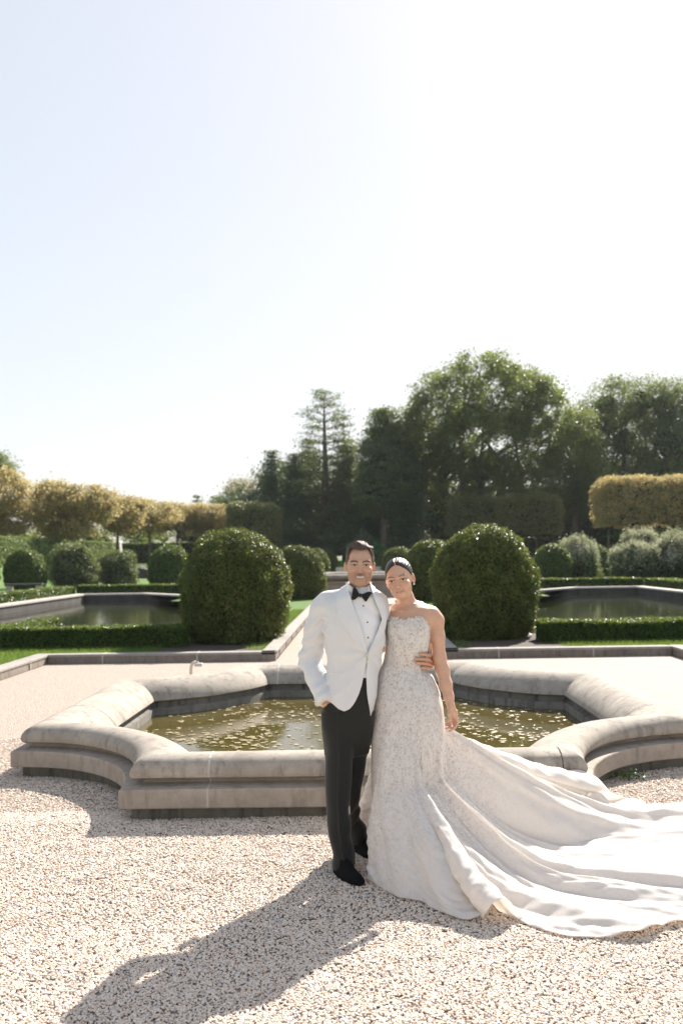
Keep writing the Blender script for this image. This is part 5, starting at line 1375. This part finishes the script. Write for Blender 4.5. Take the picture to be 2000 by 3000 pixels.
# skirt and train: one draped surface from the waist to the ground outline
def gp(u, v, z=.015):
    du, dv = u - CX, v - CY; a, b = du - ROLL * dv, dv + ROLL * du; D = (H_CAM - z) * F_PX / b; return (a / F_PX * D + .03, D, z)
outl = [(.095, 5.72, .01), (.095, 5.58, .01), (.085, 5.42, .01), gp(1082, 2567), gp(1100, 2585), gp(1127, 2601), gp(1156, 2621), gp(1185, 2633), gp(1242, 2643), gp(1280, 2665), gp(1344, 2692), gp(1400, 2696), gp(1425, 2690), gp(1441, 2676, .05), gp(1462, 2663, .085), gp(1485, 2668, .07), gp(1515, 2684, .03), gp(1550, 2708), gp(1606, 2729),
        gp(1689, 2744), gp(1797, 2749), gp(1874, 2747), gp(1925, 2733), gp(2000, 2710), (2.1, 4.62, .015), (2.55, 4.85, .015), (2.85, 5.3, .015), (2.8, 5.85, .015), (2.5, 6.3, .015), (2.15, 6.42, .03), gp(1956, 2364, .06), gp(1925, 2362, .07), gp(1893, 2362, .06), gp(1850, 2345, .05), gp(1815, 2330, .10), (1.60, 6.42, .17), (1.48, 6.46, .225), (1.2, 6.47, .225), (.95, 6.46, .225), (.75, 6.36, .14), (.55, 6.22, .02), (.3, 6.12, .01), (.08, 6.08, .01), (-.04, 6.0, .01), (.03, 5.88, .01)]
def closed_resample(Pp, n):
    Pp = np.array(Pp, float); m = len(Pp); out = []
    for i in range(m):
        p0, p1, p2, p3 = Pp[i - 1], Pp[i], Pp[(i + 1) % m], Pp[(i + 2) % m]
        for t in np.linspace(0, 1, 24, endpoint=False):
            out.append(.5 * (2 * p1 + (p2 - p0) * t + (2 * p0 - 5 * p1 + 4 * p2 - p3) * t * t + (3 * p1 - p0 - 3 * p2 + p3) * t**3))
    out = np.array(out); out = np.concatenate([out, out[:1]]); w = np.linalg.norm(np.diff(out, axis=0), axis=1); s = np.concatenate([[0], np.cumsum(w)]); q = np.linspace(0, s[-1], n, endpoint=False)
    return np.stack([np.interp(q, s, out[:, i]) for i in range(3)], 1), s[-1]
NT_, NS = 900, 170
O3, PER = closed_resample(outl, NT_)
t_arc = np.arange(NT_) / NT_ * PER
def ell_ring(vv, ul, ur, b, y, ang):
    z, cx, cy, a, bb = row(vv, ul, ur, b, y); n = 2.15; c, s = np.cos(ang), np.sin(ang); r = (np.abs(c / a) ** n + np.abs(s / bb) ** n) ** (-1 / n)
    return np.stack([cx + r * c, cy + r * s, np.full_like(c, z)], 1)
ctr = np.array([at(1195, 2070, BY)[0], BY])
ang_dir = np.unwrap(np.arctan2(O3[:, 1] - ctr[1], O3[:, 0] - ctr[0]))
# spread the start angles: blend direction with arc length so the wide train leaves from the whole right and back
lin = ang_dir[0] + (ang_dir[-1] + (ang_dir[-1] - ang_dir[-2]) - ang_dir[0]) * np.arange(NT_) / NT_
ang = .80 * ang_dir + .20 * lin
R0 = ell_ring(1966, 1114, 1246, .100, BY, ang); R1 = ell_ring(1985, 1107, 1268, .122, BY, ang); R2 = ell_ring(2012, 1101, 1282, .142, BY, ang); R3 = ell_ring(2070, 1095, 1297, .175, BY, ang); R4 = ell_ring(2140, 1086, 1302, .205, BY, ang)
s_ = np.linspace(0, 1, NS)
Vs = np.zeros((NS, NT_, 3)); dist = np.linalg.norm(O3[:, :2] - R4[:, :2], axis=1)
NH = 34
rings = np.stack([R0, R1, R2, R3, R4]); key = np.array([0, .14, .33, .66, 1.0])
for k in range(NH):
    t = k / (NH - 1)
    for c in range(3): 
        i = min(np.searchsorted(key, t, side='right') - 1, 3); f = (t - key[i]) / (key[i + 1] - key[i])
        Vs[k, :, c] = rings[i, :, c] * (1 - f) + rings[i + 1, :, c] * f
wb = np.clip((O3[:, 1] - 6.0) / .35, 0, 1); wb = wb * wb * (3 - 2 * wb)
R5 = ell_ring(2275, 1074, 1299, .225, BY, ang)
cone = R4 + (O3 - R4) * np.clip((R4[:, 2:3] - .49) / R4[:, 2:3], 0, 1)
w5 = np.clip((dist - .35) / .9, 0, 1)[:, None]; w5 = w5 * w5 * (3 - 2 * w5); R5 = R5 * (.35 + .65 * w5) + cone * (.65 - .65 * w5)
from_h = R4 * wb[:, None] + R5 * (1 - wb[:, None])
for _ in range(30): from_h = (np.roll(from_h, 1, 0) + 2 * from_h + np.roll(from_h, -1, 0)) / 4
N5 = 22
dl = np.minimum(dist, 1.45); pw = 1.0 + .62 * np.clip((dist - .35) / .7, 0, 1)
back = np.clip((O3[:, 2] - .03) / .15, 0, 1)
pw = pw - .25 * back
for k in range(NH, NH + N5):
    f = (k - NH + 1) / N5; Vs[k] = R4 * (1 - f) + from_h * f
z4 = from_h[:, 2]; dist = np.linalg.norm(O3[:, :2] - from_h[:, :2], axis=1); R4 = from_h
dl = np.minimum(dist, .75 + .70 * wb); pw = 1.0 + (.62 + .35 * (1 - wb)) * np.clip((dist - .35) / .7, 0, 1) - .25 * back
for k in range(NH + N5, NS):
    s = (k - NH - N5 + 1) / (NS - NH - N5); sd = s ** np.where(dist > .8, 1.25, 1.0); d = dist * sd
    ze = O3[:, 2] * np.clip(s * 1.0, 0, 1); base = np.clip(1 - d / dl, 0, 1) ** pw
    XY = R4[:, :2] * (1 - sd)[:, None] + O3[:, :2] * sd[:, None]
    zz = z4 * base + O3[:, 2] * (1 - base)
    Vs[k, :, :2] = XY; Vs[k, :, 2] = zz
# folds that radiate from the hip
rs = np.random.RandomState(12); T, Sx = np.meshgrid(t_arc, s_); disp = np.zeros_like(T)
ss = np.clip((Sx - .10) / .9, 0, 1)
for i in range(70):
    t0 = rs.uniform(0, PER); wd = rs.uniform(.022, .05) if i % 2 else rs.uniform(.06, .17); am = rs.uniform(.35, 1.0) * wd * .34; s0 = rs.uniform(.0, .45); dr = rs.uniform(-.35, .35)
    w2 = wd * (.5 + ss * 1.1); tt = (T - (t0 + dr * ss * .6 + .04 * np.sin(ss * 5 + i)) + PER / 2) % PER - PER / 2
    disp += am * np.exp(-(tt / w2) ** 2) * np.clip((ss - s0) / .3, 0, 1) * (1 - .3 * ss)
tr = np.clip((T - 1.0) / .6, 0, 1) * np.clip((PER - .8 - T) / .5, 0, 1)
small = vnoise(np.stack([T.ravel() * 5, ss.ravel() * 3.2, 0 * T.ravel()], 1), 81, 2.2).reshape(T.shape)
fine = vnoise(np.stack([T.ravel() * 10, ss.ravel() * 12, 0 * T.ravel()], 1), 83, 2.2).reshape(T.shape)
disp = disp * (.75 + .45 * tr) - .012 * ss + (.012 * small + .006 * fine) * ss + .010 * tr * np.abs(vnoise(np.stack([T.ravel() * 2.2 + Sx.ravel() * 3, Sx.ravel() * 6 - T.ravel(), 0 * T.ravel()], 1), 88, 1.5).reshape(T.shape)) * ss
dT = np.roll(Vs, -1, 1) - np.roll(Vs, 1, 1); dS = np.gradient(Vs, axis=0); Nn = np.cross(dS, dT); Nn /= np.linalg.norm(Nn, axis=2)[..., None] + 1e-9
sgn = np.sign((Nn[..., 2] * .5 + (Nn[..., :2] * (Vs[..., :2] - ctr)).sum(-1)).mean()); Nn *= sgn
edge = 1.0
Vs = Vs + Nn * disp[..., None]
# long soft folds of the front of the skirt
obs = .222 * np.clip((Vs[..., 1] - 6.30) / .08, 0, 1) * np.clip((1.68 - Vs[..., 0]) / .2, 0, 1) * (Vs[..., 0] > .6)
flo = .012 + .010 * (1 + small) * .5 + obs
Vs[..., 2] = np.maximum(Vs[..., 2], flo)
i = np.arange(NS - 1)[:, None] * NT_; j = np.arange(NT_)[None]; j2 = (j + 1) % NT_
Qs = np.stack([i + j, i + NT_ + j, i + NT_ + j2, i + j2], -1).reshape(-1, 4)
if sgn > 0: pass
skirt = mesh_np('skirt_and_train', Vs.reshape(-1, 3) - BL, Qs, MS['lace'], gown, True)
dfront = np.linalg.norm(Vs[..., :2] - ctr, axis=2)
set_lace(skirt, np.clip(.85 - (dfront - .25) / .55, .14, .85).ravel())
so_ = skirt.modifiers.new('thickness', 'SOLIDIFY'); so_.thickness = .003; so_.offset = -1
# ------------------------------------------------------------------ camera, sky, sun
SUN_AZ, SUN_EL = math.radians(25.5), math.radians(36)
cam = bpy.data.cameras.new('camera'); co = bpy.data.objects.new('camera', cam); COL.objects.link(co); scene.camera = co
co.location = (.03, 0, H_CAM)
co.rotation_euler = (Matrix.Rotation(math.pi / 2, 4, 'X') @ Matrix.Rotation(-math.atan(ROLL), 4, 'Z')).to_euler()
cam.sensor_fit = 'VERTICAL'; cam.sensor_height = 36.0; cam.sensor_width = 24.0
cam.lens = F_PX * 36.0 / 3000.0
cam.shift_x = -(CX - 1000) / 3000.0; cam.shift_y = (CY - 1500) / 3000.0
cam.clip_start = .1; cam.clip_end = 4000
cam.dof.use_dof = True; cam.dof.focus_distance = 5.45; cam.dof.aperture_fstop = 2.8
d = Vector((math.sin(SUN_AZ) * math.cos(SUN_EL), math.cos(SUN_AZ) * math.cos(SUN_EL), math.sin(SUN_EL)))
sl = bpy.data.lights.new('sun', 'SUN'); so = bpy.data.objects.new('sun', sl); COL.objects.link(so)
sl.energy = 3.7; sl.angle = math.radians(.6); sl.color = (1, .93, .84)
so.rotation_euler = d.to_track_quat('Z', 'Y').to_euler(); so.location = d * 60
w = bpy.data.worlds.new('World'); scene.world = w; w.use_nodes = True
nt = w.node_tree; nt.nodes.clear(); g = NT(nt)
sky = g.n('ShaderNodeTexSky', sky_type='NISHITA'); sky.sun_disc = False; sky.sun_elevation = SUN_EL; sky.sun_rotation = SUN_AZ
sky.air_density = 1.0; sky.dust_density = 1.0; sky.ozone_density = 1.0; sky.altitude = 20
# light summer haze evens the sky out: the sky model compressed and scaled
soft = g.n('ShaderNodeGamma', {0: sky.outputs[0], 1: .30}).outputs[0]
soft = g.mix(1.0, soft, (1.66, 1.64, 1.67), 'MULTIPLY')
bg = g.n('ShaderNodeBackground', {'Color': soft, 'Strength': .10})
nt.links.new(bg.outputs[0], g.n('ShaderNodeOutputWorld').inputs[0])
vs = scene.view_settings; vs.view_transform = 'Standard'; vs.look = 'None'; vs.exposure = 1.76; vs.gamma = 1; vs.use_curve_mapping = False
scene.cycles.max_bounces = 8; scene.cycles.diffuse_bounces = 4; scene.cycles.glossy_bounces = 3; scene.cycles.transmission_bounces = 5
scene.cycles.use_denoising = True
scene.cycles.sample_clamp_indirect = 8
